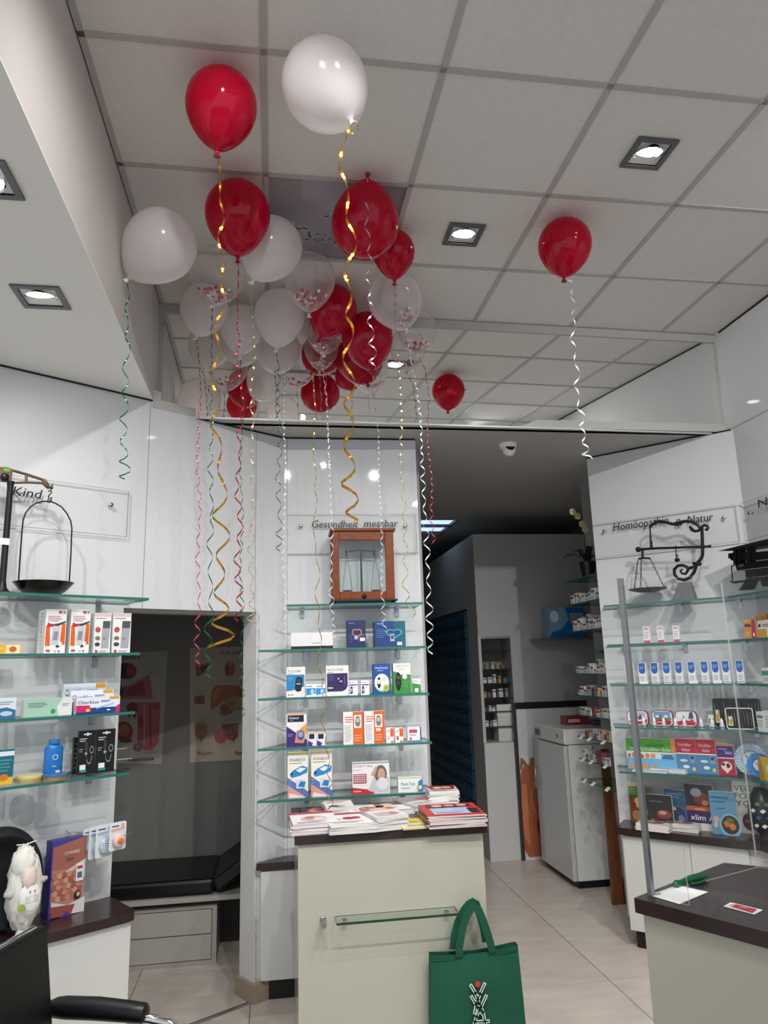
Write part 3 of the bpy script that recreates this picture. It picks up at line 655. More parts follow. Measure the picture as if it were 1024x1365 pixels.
# passage glass shelves with medicine boxes
PS = Fr(2.45, 3.06, -90)      # x runs toward the viewer along the wall, -y out of the wall into the passage
levels = [2.235, 2.06, 1.865, 1.715, 1.562, 1.41, 1.272, 1.12, .968, .825]
nm = ['topmost', 'second', 'third', 'fourth', 'fifth', 'sixth', 'seventh', 'eighth', 'ninth', 'lowest']
for k, z in enumerate(levels):
    glass_shelf(PS, 0, .55, z, .23, '%s glass shelf on passage wall behind the right panel' % nm[k], 'passage glass shelves', (.1, .45), th=.008)
    if k in (0, 3): continue
    if k == 9: continue
    x = .03; n = 0
    while x < .50 and n < 12:
        w_ = random.uniform(.03, .06); h_ = random.uniform(.045, .085) if k < 3 else random.uniform(.03, .07)
        col = random.choice(['#dcdcdc', '#e6e6e6', '#cfcfcf', '#d8d4cc'] if k < 5 else ['#dcdcdc', '#c8c8c8', '#c9b08a', '#62517a', '#8f4a54', '#e6e6e6', '#d9d9d9', '#a0acb2', '#e2e2e2'])
        small_box(PS.M, x+w_/2, -.19, z, w_, .05, h_, mat(col, .5), 'small medicine box, %s from the far end of the %s passage glass shelf' % (ORD[n], nm[k]), 'medicine boxes on the %s passage shelf' % nm[k])
        if random.random() < .4 and k in (2, 4, 8): small_box(PS.M, x+w_/2, -.12, z, w_, .05, h_*1.4, mat('#cfcfcf', .5), 'small medicine box in the back row behind the %s one of the %s passage shelf' % (ORD[n], nm[k]), 'back row medicine boxes on the %s passage shelf' % nm[k])
        x += w_+random.uniform(.002, .02); n += 1
for k in (7, 8, 9):      # price tickets hanging over the shelf fronts
    for x in (.06, .2, .42):
        t = thing('price_ticket', 'white price ticket hooked on %s passage shelf front, %s' % (nm[k], {.06: 'far end', .2: 'middle', .42: 'near end'}[x]), 'price ticket', tuple(PS.w(x, -.232, levels[k]-.004)), PS.a, 'price tickets on the passage shelves')
        b = MB(); Q = Matrix.Rotation(radians(-50), 4, 'X'); b.box(-.022, .022, -.001, 0, -.02, .016, WHITE, Q); b.build('ticket', t)
# orchid
t = thing('potted_orchid', 'orchid in black pot on the topmost passage shelf', 'plant', tuple(PS.w(.22, -.14, 2.235)))
b = MB(); b.lathe([(.0001, .0), (.045, .0), (.06, .1), (.065, .12), (.058, .12), (.05, .1), (.0001, .1)], mat('#0e0e10', .3), 20); b.build('pot', t, smooth=40)
for k, (a, l, u) in enumerate([(2.6, .17, .08), (3.6, .15, .10), (.6, .15, .08), (4.6, .13, .12), (1.6, .12, .1)]):
    b = MB(); vs = []
    for i in range(9):
        f_ = i/8; p = Vector((cos(a)*l*f_, sin(a)*l*f_, .10+u*sin(pi*f_*.75))); n = Vector((-sin(a), cos(a), 0))*(.026*sin(pi*min(1, f_*.9+.08))); vs += [p-n+Vector((0, 0, .006)), p, p+n+Vector((0, 0, .006))]
    b.add(vs, [q for i in range(8) for q in ((3*i, 3*i+1, 3*i+4, 3*i+3), (3*i+1, 3*i+2, 3*i+5, 3*i+4))], mat('#14231a', .35)); b.build('leaf', t, smooth=60)
b = MB(); st = [(0, 0, .1), (-.01, 0, .2), (0, .01, .32), (-.02, 0, .42), (-.05, -.01, .48), (-.09, -.02, .50)]; b.tube(st, .004, mat('#4b5a34', .5), 6); b.build('stem', t, smooth=60)
for p in ((-.02, -.01, .40), (-.05, -.01, .46), (-.09, -.02, .49), (-.0, -.01, .36)):
    b = MB()
    for k in range(5): a = 2*pi*k/5; b.ell((p[0]+.014*cos(a), p[1], p[2]+.014*sin(a)), (.014, .003, .014), mat('#cfc59a', .6), 8)
    b.ell((p[0], p[1]-.004, p[2]), (.005, .005, .005), mat('#a8812e', .6), 8); b.build('flower', t, smooth=60)

# ================================================================== PRODUCTS
def design(b, W, Hh, elems, M=None, y0=0):
    k = 0
    for e in elems:
        k += 1; y = y0-.0004-.00025*k; m = mat(e[-1] if e[0] not in 't' else e[5], .4)
        U = lambda u: (u-.5)*W
        if e[0] == 'r': _, u0, v0, u1, v1, _c = e; b.add([(U(u0), y, v0*Hh), (U(u1), y, v0*Hh), (U(u1), y, v1*Hh), (U(u0), y, v1*Hh)], [(0, 1, 2, 3)], m, M)
        elif e[0] == 'e': _, cu, cv, ru, rv, _c = e; n = 16; b.add([(U(cu+ru*cos(2*pi*i/n)), y, (cv+rv*sin(2*pi*i/n))*Hh) for i in range(n)], [list(range(n))], m, M)
        elif e[0] == 'p': b.add([(U(u), y, v*Hh) for u, v in e[1]], [list(range(len(e[1])))], m, M)
        elif e[0] == 'l':
            _, u0, v0, u1, v1, n, _c = e
            for i in range(n):
                vv = v0+(v1-v0)*(i+.25)/n; ue = u1-(u1-u0)*(.25 if i == 0 else .07*(i % 3)); hh = (v1-v0)/n*.42
                b.add([(U(u0), y, vv*Hh), (U(ue), y, vv*Hh), (U(ue), y, (vv+hh)*Hh), (U(u0), y, (vv+hh)*Hh)], [(0, 1, 2, 3)], m, M)
        elif e[0] == 't':   # ('t', u, v, h, text, colour, u_end)
            put_text(b, e[4], U(e[1]), e[2]*Hh, e[3]*Hh, m, y, wfit=(e[6]-e[1])*W, M=M)
def prod(name, label, cat, fr, xl, xr, yb, yt, zs, dep, th, elems, body='#f0f0ee', group=None, rot=0, side=None, rough=.4):
    x0 = fr.hit(xl, yb, dep)[0]; x1 = fr.hit(xr, yb, dep)[0]; W = x1-x0; Hh = fr.hit((xl+xr)/2, yt, dep)[1]-zs
    t = thing(name, label, cat, tuple(fr.w((x0+x1)/2, -dep, zs)), fr.a+radians(rot), group)
    b = MB(); b.box(-W/2, W/2, 0, th, 0, Hh, mat(body, rough)); ca = b.build('carton', t, bevel=.0012)
    b = MB(); design(b, W, Hh, elems)
    if side:
        for s_ in (-1, 1): x = s_*(W/2+.0005); b.add([(x, .001, .001), (x, th-.001, .001), (x, th-.001, Hh-.001), (x, .001, Hh-.001)], [(0, 1, 2, 3)], mat(side, .4))
    if b.v: b.build('print', ca)
    return t, W, Hh
W_, K_ = '#f2f2f0', '#1c1c22'
# ---- left wall ----
thermo = [('r', 0, 0, 1, 1, '#f4f4f2'), ('p', [(.03, .17), (.27, .17), (.22, .66), (.03, .62)], '#e8641e'), ('p', [(.73, .2), (.97, .2), (.97, .68), (.78, .66)], '#e8641e'),
          ('p', [(.1, .66), (.3, .60), (.6, .62), (.97, .70), (.97, .74), (.6, .68), (.3, .66), (.1, .7)], '#2f4a42'), ('r', .08, .60, .45, .67, '#cf2233'), ('p', [(.3, .2), (.68, .2), (.72, .62), (.36, .62)], '#c9cdd6'),
          ('p', [(.38, .3), (.6, .3), (.64, .5), (.42, .5)], '#8e93a6'), ('p', [(.52, .17), (.8, .24), (.84, .2), (.62, .13)], '#2a2a30'), ('e', .74, .22, .1, .05, '#eeeeee'), ('l', .1, .72, .8, .86, 3, '#e39aa4'), ('r', .6, .91, .76, .96, '#d02a38'), ('r', .82, .91, .93, .96, '#9a9aa0'), ('r', .08, .05, .28, .09, '#c83040'), ('r', .66, .04, .74, .08, '#c83040'), ('l', .45, .04, .62, .08, 1, '#888888')]
back = [('r', 0, 0, 1, 1, '#ededea'), ('l', .05, .1, .95, .9, 9, '#c4c4c2'), ('r', .05, .5, .95, .52, '#c83040'), ('r', .05, .9, .5, .95, '#c83040')]
gth = [('r', 0, 0, 1, 1, '#f0f0ee'), ('r', .02, .9, .98, .99, '#ecc9cf'), ('r', .08, .85, .7, .87, '#7f8a78'), ('p', [(.45, .12), (.9, .12), (.97, .8), (.5, .8)], '#a9aab4'), ('p', [(.5, .62), (.95, .62), (.97, .8), (.52, .8)], '#54555c'), ('e', .22, .58, .16, .07, '#c84a50'), ('e', .22, .37, .15, .05, '#8a7a50'), ('e', .22, .22, .16, .05, '#44464e'), ('e', .62, .36, .05, .02, '#c83050'), ('r', .1, .02, .25, .08, '#d02a38'), ('l', .35, .02, .9, .08, 2, '#a8a8a8')]
z2, z3, z4 = 1.747, 1.485, 1.225
prod('carton', 'back half of a thermometer box standing left behind the first orange one', 'box', W1, 51, 67, 868, 814, z2, .10, .03, back, side='#e8e8e6')
prod('carton', 'thermometer box turned to its back behind the gap of the two orange boxes', 'box', W1, 84, 101, 868, 813, z2, .10, .03, back, side='#e8e8e6')
prod('thermometer_box', 'white orange thermometer box, left one of the pair', 'box', W1, 58, 86, 870, 812, z2, .17, .05, thermo, group='orange thermometer boxes', side='#e8e8e6')
prod('thermometer_box', 'white orange thermometer box, right one of the pair', 'box', W1, 92, 118, 869, 812, z2, .17, .05, thermo, group='orange thermometer boxes', side='#e8e8e6')
prod('carton', 'white carton half hidden behind the two grey picture thermometer boxes', 'box', W1, 119, 138, 867, 818, z2, .10, .03, back, side='#e8e8e6')
prod('thermometer_box', 'narrow white box with grey thermometer picture, left of two', 'box', W1, 124, 146, 869, 817, z2, .17, .05, gth, side='#e8e8e6')
prod('thermometer_box', 'narrow white box with grey thermometer picture, at the shelf end', 'box', W1, 149, 173, 868, 817, z2, .17, .05, gth, side='#e8e8e6')
prod('cream_box', 'flat yellow and white box at left edge of the second left shelf', 'box', W1, -14, 28, 873, 859, z2, .18, .05, [('r', 0, 0, 1, 1, '#e9b22e'), ('r', .5, .08, .95, .95, '#f3e3b8'), ('e', .72, .5, .12, .3, '#c8662a'), ('l', .05, .3, .4, .7, 2, '#f6e6b0')], '#e2ac30')
prod('test_box', 'light blue and white flat box cut by the left picture edge', 'box', W1, -22, 20, 958, 931, z3, .18, .05, [('r', 0, 0, 1, 1, '#dfe8ee'), ('p', [(0, 0), (1, 0), (1, .4), (.7, .55), (.45, .5), (0, .62)], '#2f6f9f'), ('e', .7, .25, .2, .12, '#bcd2e2'), ('l', .3, .66, .95, .86, 2, '#7b9ab8')])
prod('test_box', 'mint green and white flat carton on the third left shelf', 'box', W1, 31, 95, 956, 931, z3, .18, .05, [('r', 0, 0, 1, 1, '#a9cfba'), ('p', [(.72, 0), (1, 0), (1, 1), (.8, 1), (.68, .5)], '#e6e9e6'), ('l', .08, .5, .5, .8, 3, '#4f7f6a'), ('e', .6, .25, .05, .14, '#3f8f64'), ('l', .78, .5, .95, .7, 2, '#9aa5a0')], '#dfe6e0')
clb = [('r', 0, 0, 1, 1, '#e8eef6'), ('r', 0, 0, 1, .34, '#1f3f86'), ('p', [(0, .1), (.35, .1), (.3, .5), (0, .52)], '#d81f6e'), ('p', [(.45, .25), (.85, .5), (.87, .62), (.48, .38)], '#a9c8ea'), ('p', [(.9, 0), (1, 0), (1, .5), (.93, .4)], '#d81f6e'), ('r', .75, .84, .98, .99, '#e3a21c'),
       ('t', .03, .60, .2, 'Clearblue', '#14284e', .5), ('l', .55, .66, .8, .8, 2, '#3b5a92'), ('e', .26, .2, .05, .1, '#f2c230'), ('r', .7, .12, .77, .2, '#e9eef6')]
for k, (xl, xr, yb, yt, d, nme) in enumerate([(83, 140, 948, 911, .07, 'rearmost'), (93, 150, 950, 920, .12, 'middle'), (101, 159, 951, 929, .18, 'front')]):
    prod('test_box', '%s pregnancy test box in pink and blue, row of three stepped back' % nme, 'box', W1, xl, xr, yb, yt, z3, d, .035, clb, '#e6ebf3', group='pink blue pregnancy test boxes')
prod('pouch', 'teal and yellow pouch cut by the left picture edge', 'pouch', W1, -14, 17, 1034, 1000, z4, .17, .02, [('r', 0, 0, 1, 1, '#176a78'), ('r', 0, 0, 1, .2, '#e9c32f'), ('r', 0, .82, 1, .95, '#dfeef0'), ('l', .3, .35, .9, .75, 4, '#4f98a0'), ('e', .6, .2, .2, .1, '#e07a2a')], '#176a78')
def tin(x, yb, r, h, dep, c_top, c_side, label):
    lx, lz = W1.hit(x, yb, dep); t = thing('tin', label, 'tin', tuple(W1.w(lx, -dep, z4)), W1.a)
    b = MB(); b.lathe([(.0001, 0), (r, 0), (r, h)], mat(c_side, .3, metal=.4), 24); b.build('can', t, smooth=40)
    b = MB(); b.lathe([(r+.001, h*.55), (r+.001, h-.001), (r-.001, h+.001), (.0001, h+.0012)], mat(c_top, .35), 24); b.build('lid', t, smooth=40)
tin(40, 1029, .052, .024, .15, '#d8c98e', '#c9b46a', 'flat pale yellow tin lying left of the blue bottle')
tin(74, 1034, .050, .024, .205, '#3c6ea0', '#b08a4e', 'flat golden tin with blue lid at front edge below blue bottle')
lx, lz = W1.hit(70, 1028, .14); t = thing('lotion_bottle', 'blue plastic lotion bottle on the fourth left shelf', 'bottle', tuple(W1.w(lx, -.14, z4)), W1.a)
hh = W1.hit(70, 986, .14)[1]-z4; BL = mat('#1f72c0', .35)
b = MB(); Q = Matrix.Diagonal((1, .6, 1, 1)); b.lathe([(.0001, 0), (.036, 0), (.039, .006), (.039, hh*.76), (.034, hh*.84), (.022, hh*.88), (.021, hh*.89)], BL, 28, Q); b.build('bottle_body', t, smooth=50)
b = MB(); b.lathe([(.0215, hh*.89), (.0225, hh*.9), (.0225, hh), (.0001, hh)], mat('#2a7fcb', .4), 24); b.build('cap', t, smooth=40)
b = MB(); n = 14; b.add([(.012*cos(a), -.0245+.0001, hh*.55+.012*sin(a)) for a in [2*pi*i/n for i in range(n)]], [list(range(n))], mat('#a9cbe8', .4)); b.add([(.008*cos(a), -.0247, hh*.55+.008*sin(a)) for a in [2*pi*i/n for i in range(n)]], [list(range(n))], BL)
b.box(-.012, .006, -.0246, -.024, hh*.3, hh*.33, mat('#b7c84a', .4)); b.box(.004, .022, -.0248, -.0235, hh*.1, hh*.2, WHITE); b.build('label_print', t)
hang = [('r', 0, 0, 1, 1, '#101114'), ('r', .28, .9, .72, .93, '#e6e6e6'), ('r', .44, .88, .56, .95, '#e6e6e6'), ('l', .06, .74, .5, .84, 2, '#b8b8b8'), ('r', .38, .5, .52, .74, '#3b3d42'), ('e', .45, .47, .08, .03, '#a0a0a0'), ('l', .05, .5, .28, .6, 2, '#8d9092'),
        ('p', [(.44, .45), (.47, .45), (.5, .3), (.6, .22), (.74, .24), (.82, .4), (.8, .42), (.72, .27), (.6, .25), (.52, .32)], '#8f9296'), ('e', .77, .55, .12, .09, '#8f9296'), ('e', .77, .55, .09, .065, '#101114'), ('r', .12, .1, .45, .22, '#e8eeee'), ('r', .12, .05, .5, .11, '#2f8f86')]
prod('hanging_pack', 'black flat hanging pack seen edge on behind the left black pack', 'pack', W1, 97, 106, 1022, 983, z4, .10, .02, [('l', .1, .1, .9, .9, 6, '#55585c')], '#1a1b1f')
prod('hanging_pack', 'black hanging pack with cable picture, left of two', 'pack', W1, 103, 126, 1022, 974, z4, .15, .015, hang, '#101114')
prod('hanging_pack', 'black hanging pack with cable picture, right of two', 'pack', W1, 128, 152, 1018, 972, z4, .15, .015, hang, '#101114')
lx, lz = W1.hit(158, 1018, .15); t = thing('display_stand', 'small empty clear acrylic stand at right end of the fourth left shelf', 'stand', tuple(W1.w(lx, -.15, z4)), W1.a)
b = MB(); b.box(-.02, .05, -.03, -.027, .001, .05, ACRYL); b.box(-.02, .05, -.03, .04, .001, .004, ACRYL); b.box(-.02, .05, .037, .04, .001, .09, ACRYL); b.box(-.02, .05, -.0305, -.0295, .048, .051, E1); b.box(-.02, .05, .037, .04, .088, .091, E1); b.build('acrylic_body', t)

# ---- pan scale on the top left shelf ----
BR = mat('#6d5640', .4, metal=.5, noise=.15, nscale=12)
dS = .13
def sp(fr, pts, dep, org):
    return [Vector((fr.hit(x, y, dep)[0]-org[0], -dep-org[1], fr.hit(x, y, dep)[1]-org[2])) for x, y in pts]
K = lambda pts: [(x/6.208, 580+y/6.208) for x, y in pts]
ox, oz = W1.hit(2, 790, dS); org = (ox, -dS, 2.0)
t = thing('pan_scale', 'antique beam scale with black post, brown arm and arched black pan', 'scale', tuple(W1.w(ox, -dS, 2.0)), W1.a)
b = MB(); hP = W1.hit(2, 640, dS)[1]-2.0; b.lathe([(.0001, 0), (.065, 0), (.065, .008), (.03, .014), (.018, .03), (.014, .06), (.013, hP-.03), (.016, hP)], IRON, 20); b.build('post', t, smooth=40)
b = MB(); kn = sp(W1, K([(35, 350)]), dS, org)[0]; b.ell(kn+Vector((0, -.012, 0)), (.018, .012, .018), IRON, 12); b.build('pivot', t, smooth=60)
b = MB(); b.slab([(p.x, p.z) for p in sp(W1, K([(-70, 265), (60, 268), (104, 285), (92, 398), (60, 390), (0, 385), (-70, 380)]), dS, org)], -.006, .006, BR)
b.build('beam_plate', t, bevel=.001)
b = MB(); b.tube(sp(W1, K([(95, 290), (220, 325), (380, 378)]), dS, org), .0065, BR, 8); b.tube(sp(W1, K([(60, 396), (220, 392), (350, 398), (385, 430)]), dS, org), .0055, BR, 8); b.tube(sp(W1, K([(218, 328), (216, 392)]), dS, org), .006, BR, 8)
b.tube(sp(W1, K([(360, 370), (380, 400), (400, 432), (432, 436), (430, 405)]), dS, org), [.008, .012, .010, .007, .004], BR, 8); b.build('beam', t, smooth=60)
b = MB(); b.box(*[v for v in (sp(W1, K([(52, 290)]), dS, org)[0].x-.012, sp(W1, K([(52, 290)]), dS, org)[0].x+.012, -.0068, -.006, sp(W1, K([(52, 302)]), dS, org)[0].z, sp(W1, K([(52, 280)]), dS, org)[0].z)], mat('#57a63a', .5)); b.build('green_sticker', t)
b = MB(); b.tube(sp(W1, K([(400, 470), (405, 462), (418, 460), (428, 470), (420, 485), (408, 495), (400, 510), (405, 522), (418, 526), (430, 515)]), dS, org), .0030, IRON, 6); b.tube(sp(W1, K([(432, 410), (436, 430), (425, 450), (415, 462)]), dS, org), .0030, IRON, 6); b.build('hook', t, smooth=60)
b = MB(); b.tube(sp(W1, K([(152, 1222), (170, 960), (183, 780), (192, 700), (212, 645), (250, 595), (300, 562), (360, 548), (410, 549), (455, 562), (510, 595), (555, 650), (585, 710), (595, 770), (588, 960), (573, 1222)]), dS, org), .0036, IRON, 8); b.build('hanger_arch', t, smooth=60)
b = MB(); b.lathe([(.008, -.006), (.012, 0), (.008, .012)], BR, 10, Matrix.Translation(sp(W1, K([(410, 548)]), dS, org)[0])); b.build('hanger_ring', t, smooth=60)
pc = sp(W1, K([(362, 1222)]), dS, org)[0]; pr = (sp(W1, K([(600, 1222)]), dS, org)[0]-pc).x
pz0 = pc.z
b = MB(); b.lathe([(.0001, .003), (pr*.55, .004), (pr*.80, pz0*.45+.002), (pr*.97, pz0*.9), (pr*1.02, pz0), (pr*.97, pz0-.003), (pr*.78, pz0*.5+.004), (pr*.5, .009), (.0001, .008)], mat('#101013', .25, metal=.3), 36, Matrix.Translation((pc.x, pc.y, 0))); b.build('pan', t, smooth=60)
tk = sp(W1, [(3, 721)], dS+.016, (ox, -dS-.0, 2.0))[0]; b = MB(); b.box(tk.x-.02, tk.x+.028, -.02, -.0185, tk.z-.016, tk.z+.012, WHITE); b.build('paper_tag', t)

# ---- lettering plates ----
def plate(fr, x0, x1, z0, z1, label, text, tx, studs, slant=.12):
    t = thing('letter_plate', label, 'sign', tuple(fr.w(0, 0, 0)), fr.a)
    b = MB(); b.box(x0, x1, -.022, -.017, z0, z1, ACRYL); b.box(x0, x1, -.0225, -.0165, z0-.0008, z0+.0008, mat('#8d9290', .3)); b.box(x0, x1, -.0225, -.0165, z1-.0008, z1+.0008, mat('#b9bdbb', .3)); b.box(x1-.001, x1+.001, -.0225, -.0165, z0, z1, mat('#8d9290', .3)); b.build('acrylic_plate', t)
    for (px, py) in studs:
        q = fr.hit(px, py, .022); b = MB(); b.lathe([(.006, 0), (.006, -.018), (.0001, -.018)], STEEL, 12, Matrix.Translation((q[0], 0, q[1])) @ Matrix.Rotation(radians(-90), 4, 'X') @ Matrix.Diagonal((1, 1, -1, 1)))
        b.lathe([(.0001, -.030), (.009, -.029), (.012, -.024), (.012, -.022)], STEEL, 16, Matrix.Translation((q[0], 0, q[1])) @ Matrix.Rotation(radians(-90), 4, 'X') @ Matrix.Diagonal((1, 1, 1, 1))) if False else b.ell((q[0], -.026, q[1]), (.012, .005, .012), STEEL, 14)
        b.build('stud', t, smooth=50)
    for st, px0, px1, py, hp in text:
        b = MB(); p = fr.hit(px0, py, .024); p1 = fr.hit(px1, py, .024); h = fr.hit(px0, py-hp, .024)[1]-p[1]
        for dx in (0, .0012): put_text(b, st, p[0]+dx, p[1], h, mat('#1b1b1e', .5), -.0235-.0003*(dx > 0), wfit=p1[0]-p[0], shear=slant)
        b.build('lettering', t)
zt = (2.33, 2.565)
q0 = W1.hit(4, 691)[1]; q1 = W1.hit(4, 618)[1]
plate(W1, -1.6, W1.hit(170, 690, .02)[0], 2.325, 2.56, 'clear acrylic plate lettered Kind on the left wall', [('Kind', 16, 54, 660, 12.5)], 0, [(148, 673)], .18)
plate(G, G.hit(384, 730, .02)[0], G.hit(556, 730, .02)[0], 2.318, 2.56, 'clear acrylic plate lettered Gesundheit messbar on the middle wall', [('Gesundheit', 415, 477, 703.5, 10), ('messbar', 485, 530, 702.5, 10)], 0, [(401, 701), (540, 701)], .15)
plate(W2, W2.hit(793, 735, .02)[0], W2.hit(986, 716, .02)[0], 2.33, 2.56, 'clear acrylic plate lettered Homoeopathie and Natur on the right angled wall', [('Homöopathie', 818, 892, 708, 11), ('&', 900, 910, 702, 10), ('Natur', 917, 951, 698.5, 11)], 0, [(806, 708), (965, 690)], .12)
plate(W3, .01, .9, 2.33, 2.56, 'clear acrylic plate cut by the right picture edge, lettering begins Na', [('Natur', 1011, 1060, 677, 11)], 0, [(999, 684)], .1)

# ---- balance cabinet on the middle wall ----
dC = .235; cx0, cz0 = G.hit(444, 797, dC); cx1 = G.hit(527, 797, dC)[0]; cz1 = G.hit(484, 708, dC)[1]; cz0 = 2.022
WD = mat('#78380f', .4, noise=.25, nscale=5, stretch=(3, 3, 12), spec=.3); Wd = cx1-cx0; Hc = cz1-cz0
t = thing('balance_cabinet', 'small brown wooden glazed cabinet holding a pharmacy balance', 'cabinet', tuple(G.w(cx0, -dC, 2.0)), G.a)
f_ = .038; Z0 = .022; Z1 = Z0+Hc; D = .19
b = MB(); b.box(0, f_, 0, .016, Z0, Z1, WD); b.box(Wd-f_-.012, Wd, 0, .016, Z0, Z1, WD); b.box(f_, Wd-f_-.012, 0, .016, Z0, Z0+.045, WD); b.box(f_, Wd-f_-.012, 0, .016, Z1-.052, Z1, WD); b.build('front_frame', t, bevel=.003)
b = MB()
for x in (0, Wd-.014): b.box(x, x+.014, .016, .04, Z0, Z1, WD); b.box(x, x+.014, D-.02, D, Z0, Z1, WD); b.box(x, x+.014, .04, D-.02, Z0, Z0+.03, WD); b.box(x, x+.014, .04, D-.02, Z1-.03, Z1, WD)
b.box(.014, Wd-.014, D-.006, D, Z0, Z1, mat('#c9cbd0', .3)); b.box(0, Wd, .016, D, Z0, Z0+.012, WD); b.build('case', t)
b = MB(); b.box(-.012, Wd+.012, -.012, D+.005, Z1, Z1+.016, WD); b.build('top_board', t, bevel=.003)
b = MB(); b.box(-.012, Wd+.012, -.015, D+.005, .012, Z0, BLACK); b.build('base_board', t, bevel=.002)
for x in (.0, Wd-.02, ):
    for y in (0, D-.03): b = MB(); b.lathe([(.008, 0), (.013, .002), (.010, .012)], BLACK, 12, Matrix.Translation((x+.01, y+.012, 0))); b.build('foot', t, smooth=50)
b = MB(); b.box(f_, Wd-f_-.012, .006, .008, Z0+.045, Z1-.052, GLASS); b.build('glass_pane', t)
for z in (.35, .72): b = MB(); b.box(Wd, Wd+.006, .002, .012, Z0+Hc*z, Z0+Hc*z+.02, STEEL); b.build('hinge', t)
b = MB(); b.lathe([(.010, 0), (.013, .006), (.008, .014), (.0001, .016)], BLACK, 12, Matrix.Translation((Wd/2, 0, Z0+.018)) @ Matrix.Rotation(radians(90), 4, 'X')); b.build('knob', t, smooth=50)
bx = Wd/2-.005; b = MB(); BS = mat('#3c3a38', .35, metal=.6)
b.tube([(bx, .09, Z0+.012), (bx, .09, Z1-.10)], [.007, .005], BS, 8); b.tube([(bx-.085, .09, Z1-.105), (bx, .09, Z1-.095), (bx+.085, .09, Z1-.105)], .0045, BS, 8); b.tube([(bx-.03, .09, Z0+.014), (bx+.03, .09, Z0+.014)], .006, BS, 8); b.build('balance_beam', t, smooth=50)
for s_ in (-1, 1):
    b = MB(); X = bx+s_*.082
    b.tube([(X, .09, Z1-.105), (X-.028, .09, Z0+.06)], .0012, BS, 5); b.tube([(X, .09, Z1-.105), (X+.028, .09, Z0+.06)], .0012, BS, 5); b.tube([(X-.006, .09, Z1-.09), (X-.006, .09, Z1-.13)], .003, BS, 5)
    b.lathe([(.0001, Z0+.050), (.022, Z0+.052), (.030, Z0+.06), (.0295, Z0+.0605), (.021, Z0+.054), (.0001, Z0+.052)], STEEL, 16, Matrix.Translation((X, .09, 0))); b.build('balance_pan', t, smooth=50)

# ---- middle wall products ----
g2_, g3, g4, g5 = 1.757, 1.502, 1.245, .988; dg = .21
prod('device_box', 'white flat carton with black base lying left on the upper middle shelf', 'box', G, 388, 444, 864, 843, g2_, dg, .12, [('r', 0, 0, 1, 1, '#e4e4e4'), ('r', 0, 0, 1, .18, '#161618'), ('l', .5, .3, .8, .4, 1, '#9a9aa0')], '#e0e0e0')
heart = lambda c: [('e', .40, .55, .17, .14, c), ('e', .66, .55, .17, .14, c), ('e', .40, .54, .12, .09, None), ('e', .66, .54, .12, .09, None)]
def hrt(bg, c, x): return [('r', 0, 0, 1, 1, bg), ('e', x, .56, .16, .13, c), ('e', x+.22, .56, .16, .13, c), ('p', [(x-.13, .5), (x+.35, .5), (x+.11, .3)], c), ('e', x+.01, .56, .12, .09, bg), ('e', x+.21, .56, .12, .09, bg), ('p', [(x-.06, .5), (x+.28, .5), (x+.11, .36)], bg)]
prod('monitor_box', 'upright dark blue box with orange heart outline', 'box', G, 463, 488, 861, 827, g2_, dg, .08, hrt('#1c2a5c', '#c9825a', .42)+[('r', .38, .3, .58, .46, '#8f93a8'), ('r', .42, .34, .54, .42, '#c9d0dd'), ('r', .68, .24, .95, .36, '#dfe3ea'), ('r', .08, .88, .4, .92, '#5f74b8'), ('l', .08, .2, .34, .5, 4, '#44549a'), ('l', .6, .4, .95, .5, 2, '#b9714a')], '#1c2a5c', side='#16224a')
prod('monitor_box', 'wider blue and teal box with turquoise heart outline', 'box', G, 500, 541, 860, 828, g2_, dg, .09, [('r', 0, 0, 1, 1, '#1b3f7c'), ('p', [(.75, 0), (1, 0), (1, 1), (.6, 1)], '#1c6076')]+hrt('#1b4a80', '#3fa7bb', .52)[1:]+[('r', .5, .22, .64, .5, '#aebccd'), ('r', .52, .3, .62, .46, '#44566c'), ('r', .72, .06, .88, .18, '#e3e8ee'), ('r', .08, .88, .3, .93, '#6f94cc'), ('l', .06, .35, .36, .7, 5, '#4a78b4')], '#183a74', side='#132c5a')
acc = lambda bg, dark: [('r', 0, 0, 1, 1, '#eceae6'), ('t', .06, .82, .08, 'ACCU-CHEK', '#1c1c20', .78), ('l', .06, .75, .4, .79, 1, '#777777')]
prod('meter_box', 'tall white and blue glucose meter box with black meter, leftmost on its shelf', 'box', G, 382, 407, 927, 889, g3, dg, .05, acc(0, 0)+[('p', [(0, .2), (.3, .22), (.96, .34), (.96, .74), (0, .74)], '#2583c4'), ('p', [(.45, .30), (.5, .62), (.62, .68), (.84, .64), (.86, .5), (.78, .2), (.6, .17), (.47, .22)], '#17181c'), ('r', .56, .5, .76, .6, '#3c4046'), ('r', .52, .42, .76, .45, '#c9ccd0'), ('l', .06, .55, .36, .68, 3, '#6fb0dc'), ('e', .12, .08, .04, .02, '#222222'), ('l', .2, .06, .45, .1, 1, '#777777')], side='#e6e4e0')
for n_, (a, c_) in enumerate(((408, 421), (421, 434))):
    prod('strip_box', 'little blue white box, %s of two between blue and purple meter boxes' % ('left', 'right')[n_], 'box', G, a, c_, 925, 912, g3, dg+.02, .03, [('r', 0, 0, 1, 1, '#eef0f2'), ('r', .02, .1, .98, .68, '#2a8fd2'), ('e', .65, .42, .17, .2, '#b9d8ee'), ('p', [(0, 0), (1, 0), (1, .25), (0, .1)], '#eef0f2'), ('l', .08, .76, .8, .9, 1, '#444444')], group='little blue white strip boxes')
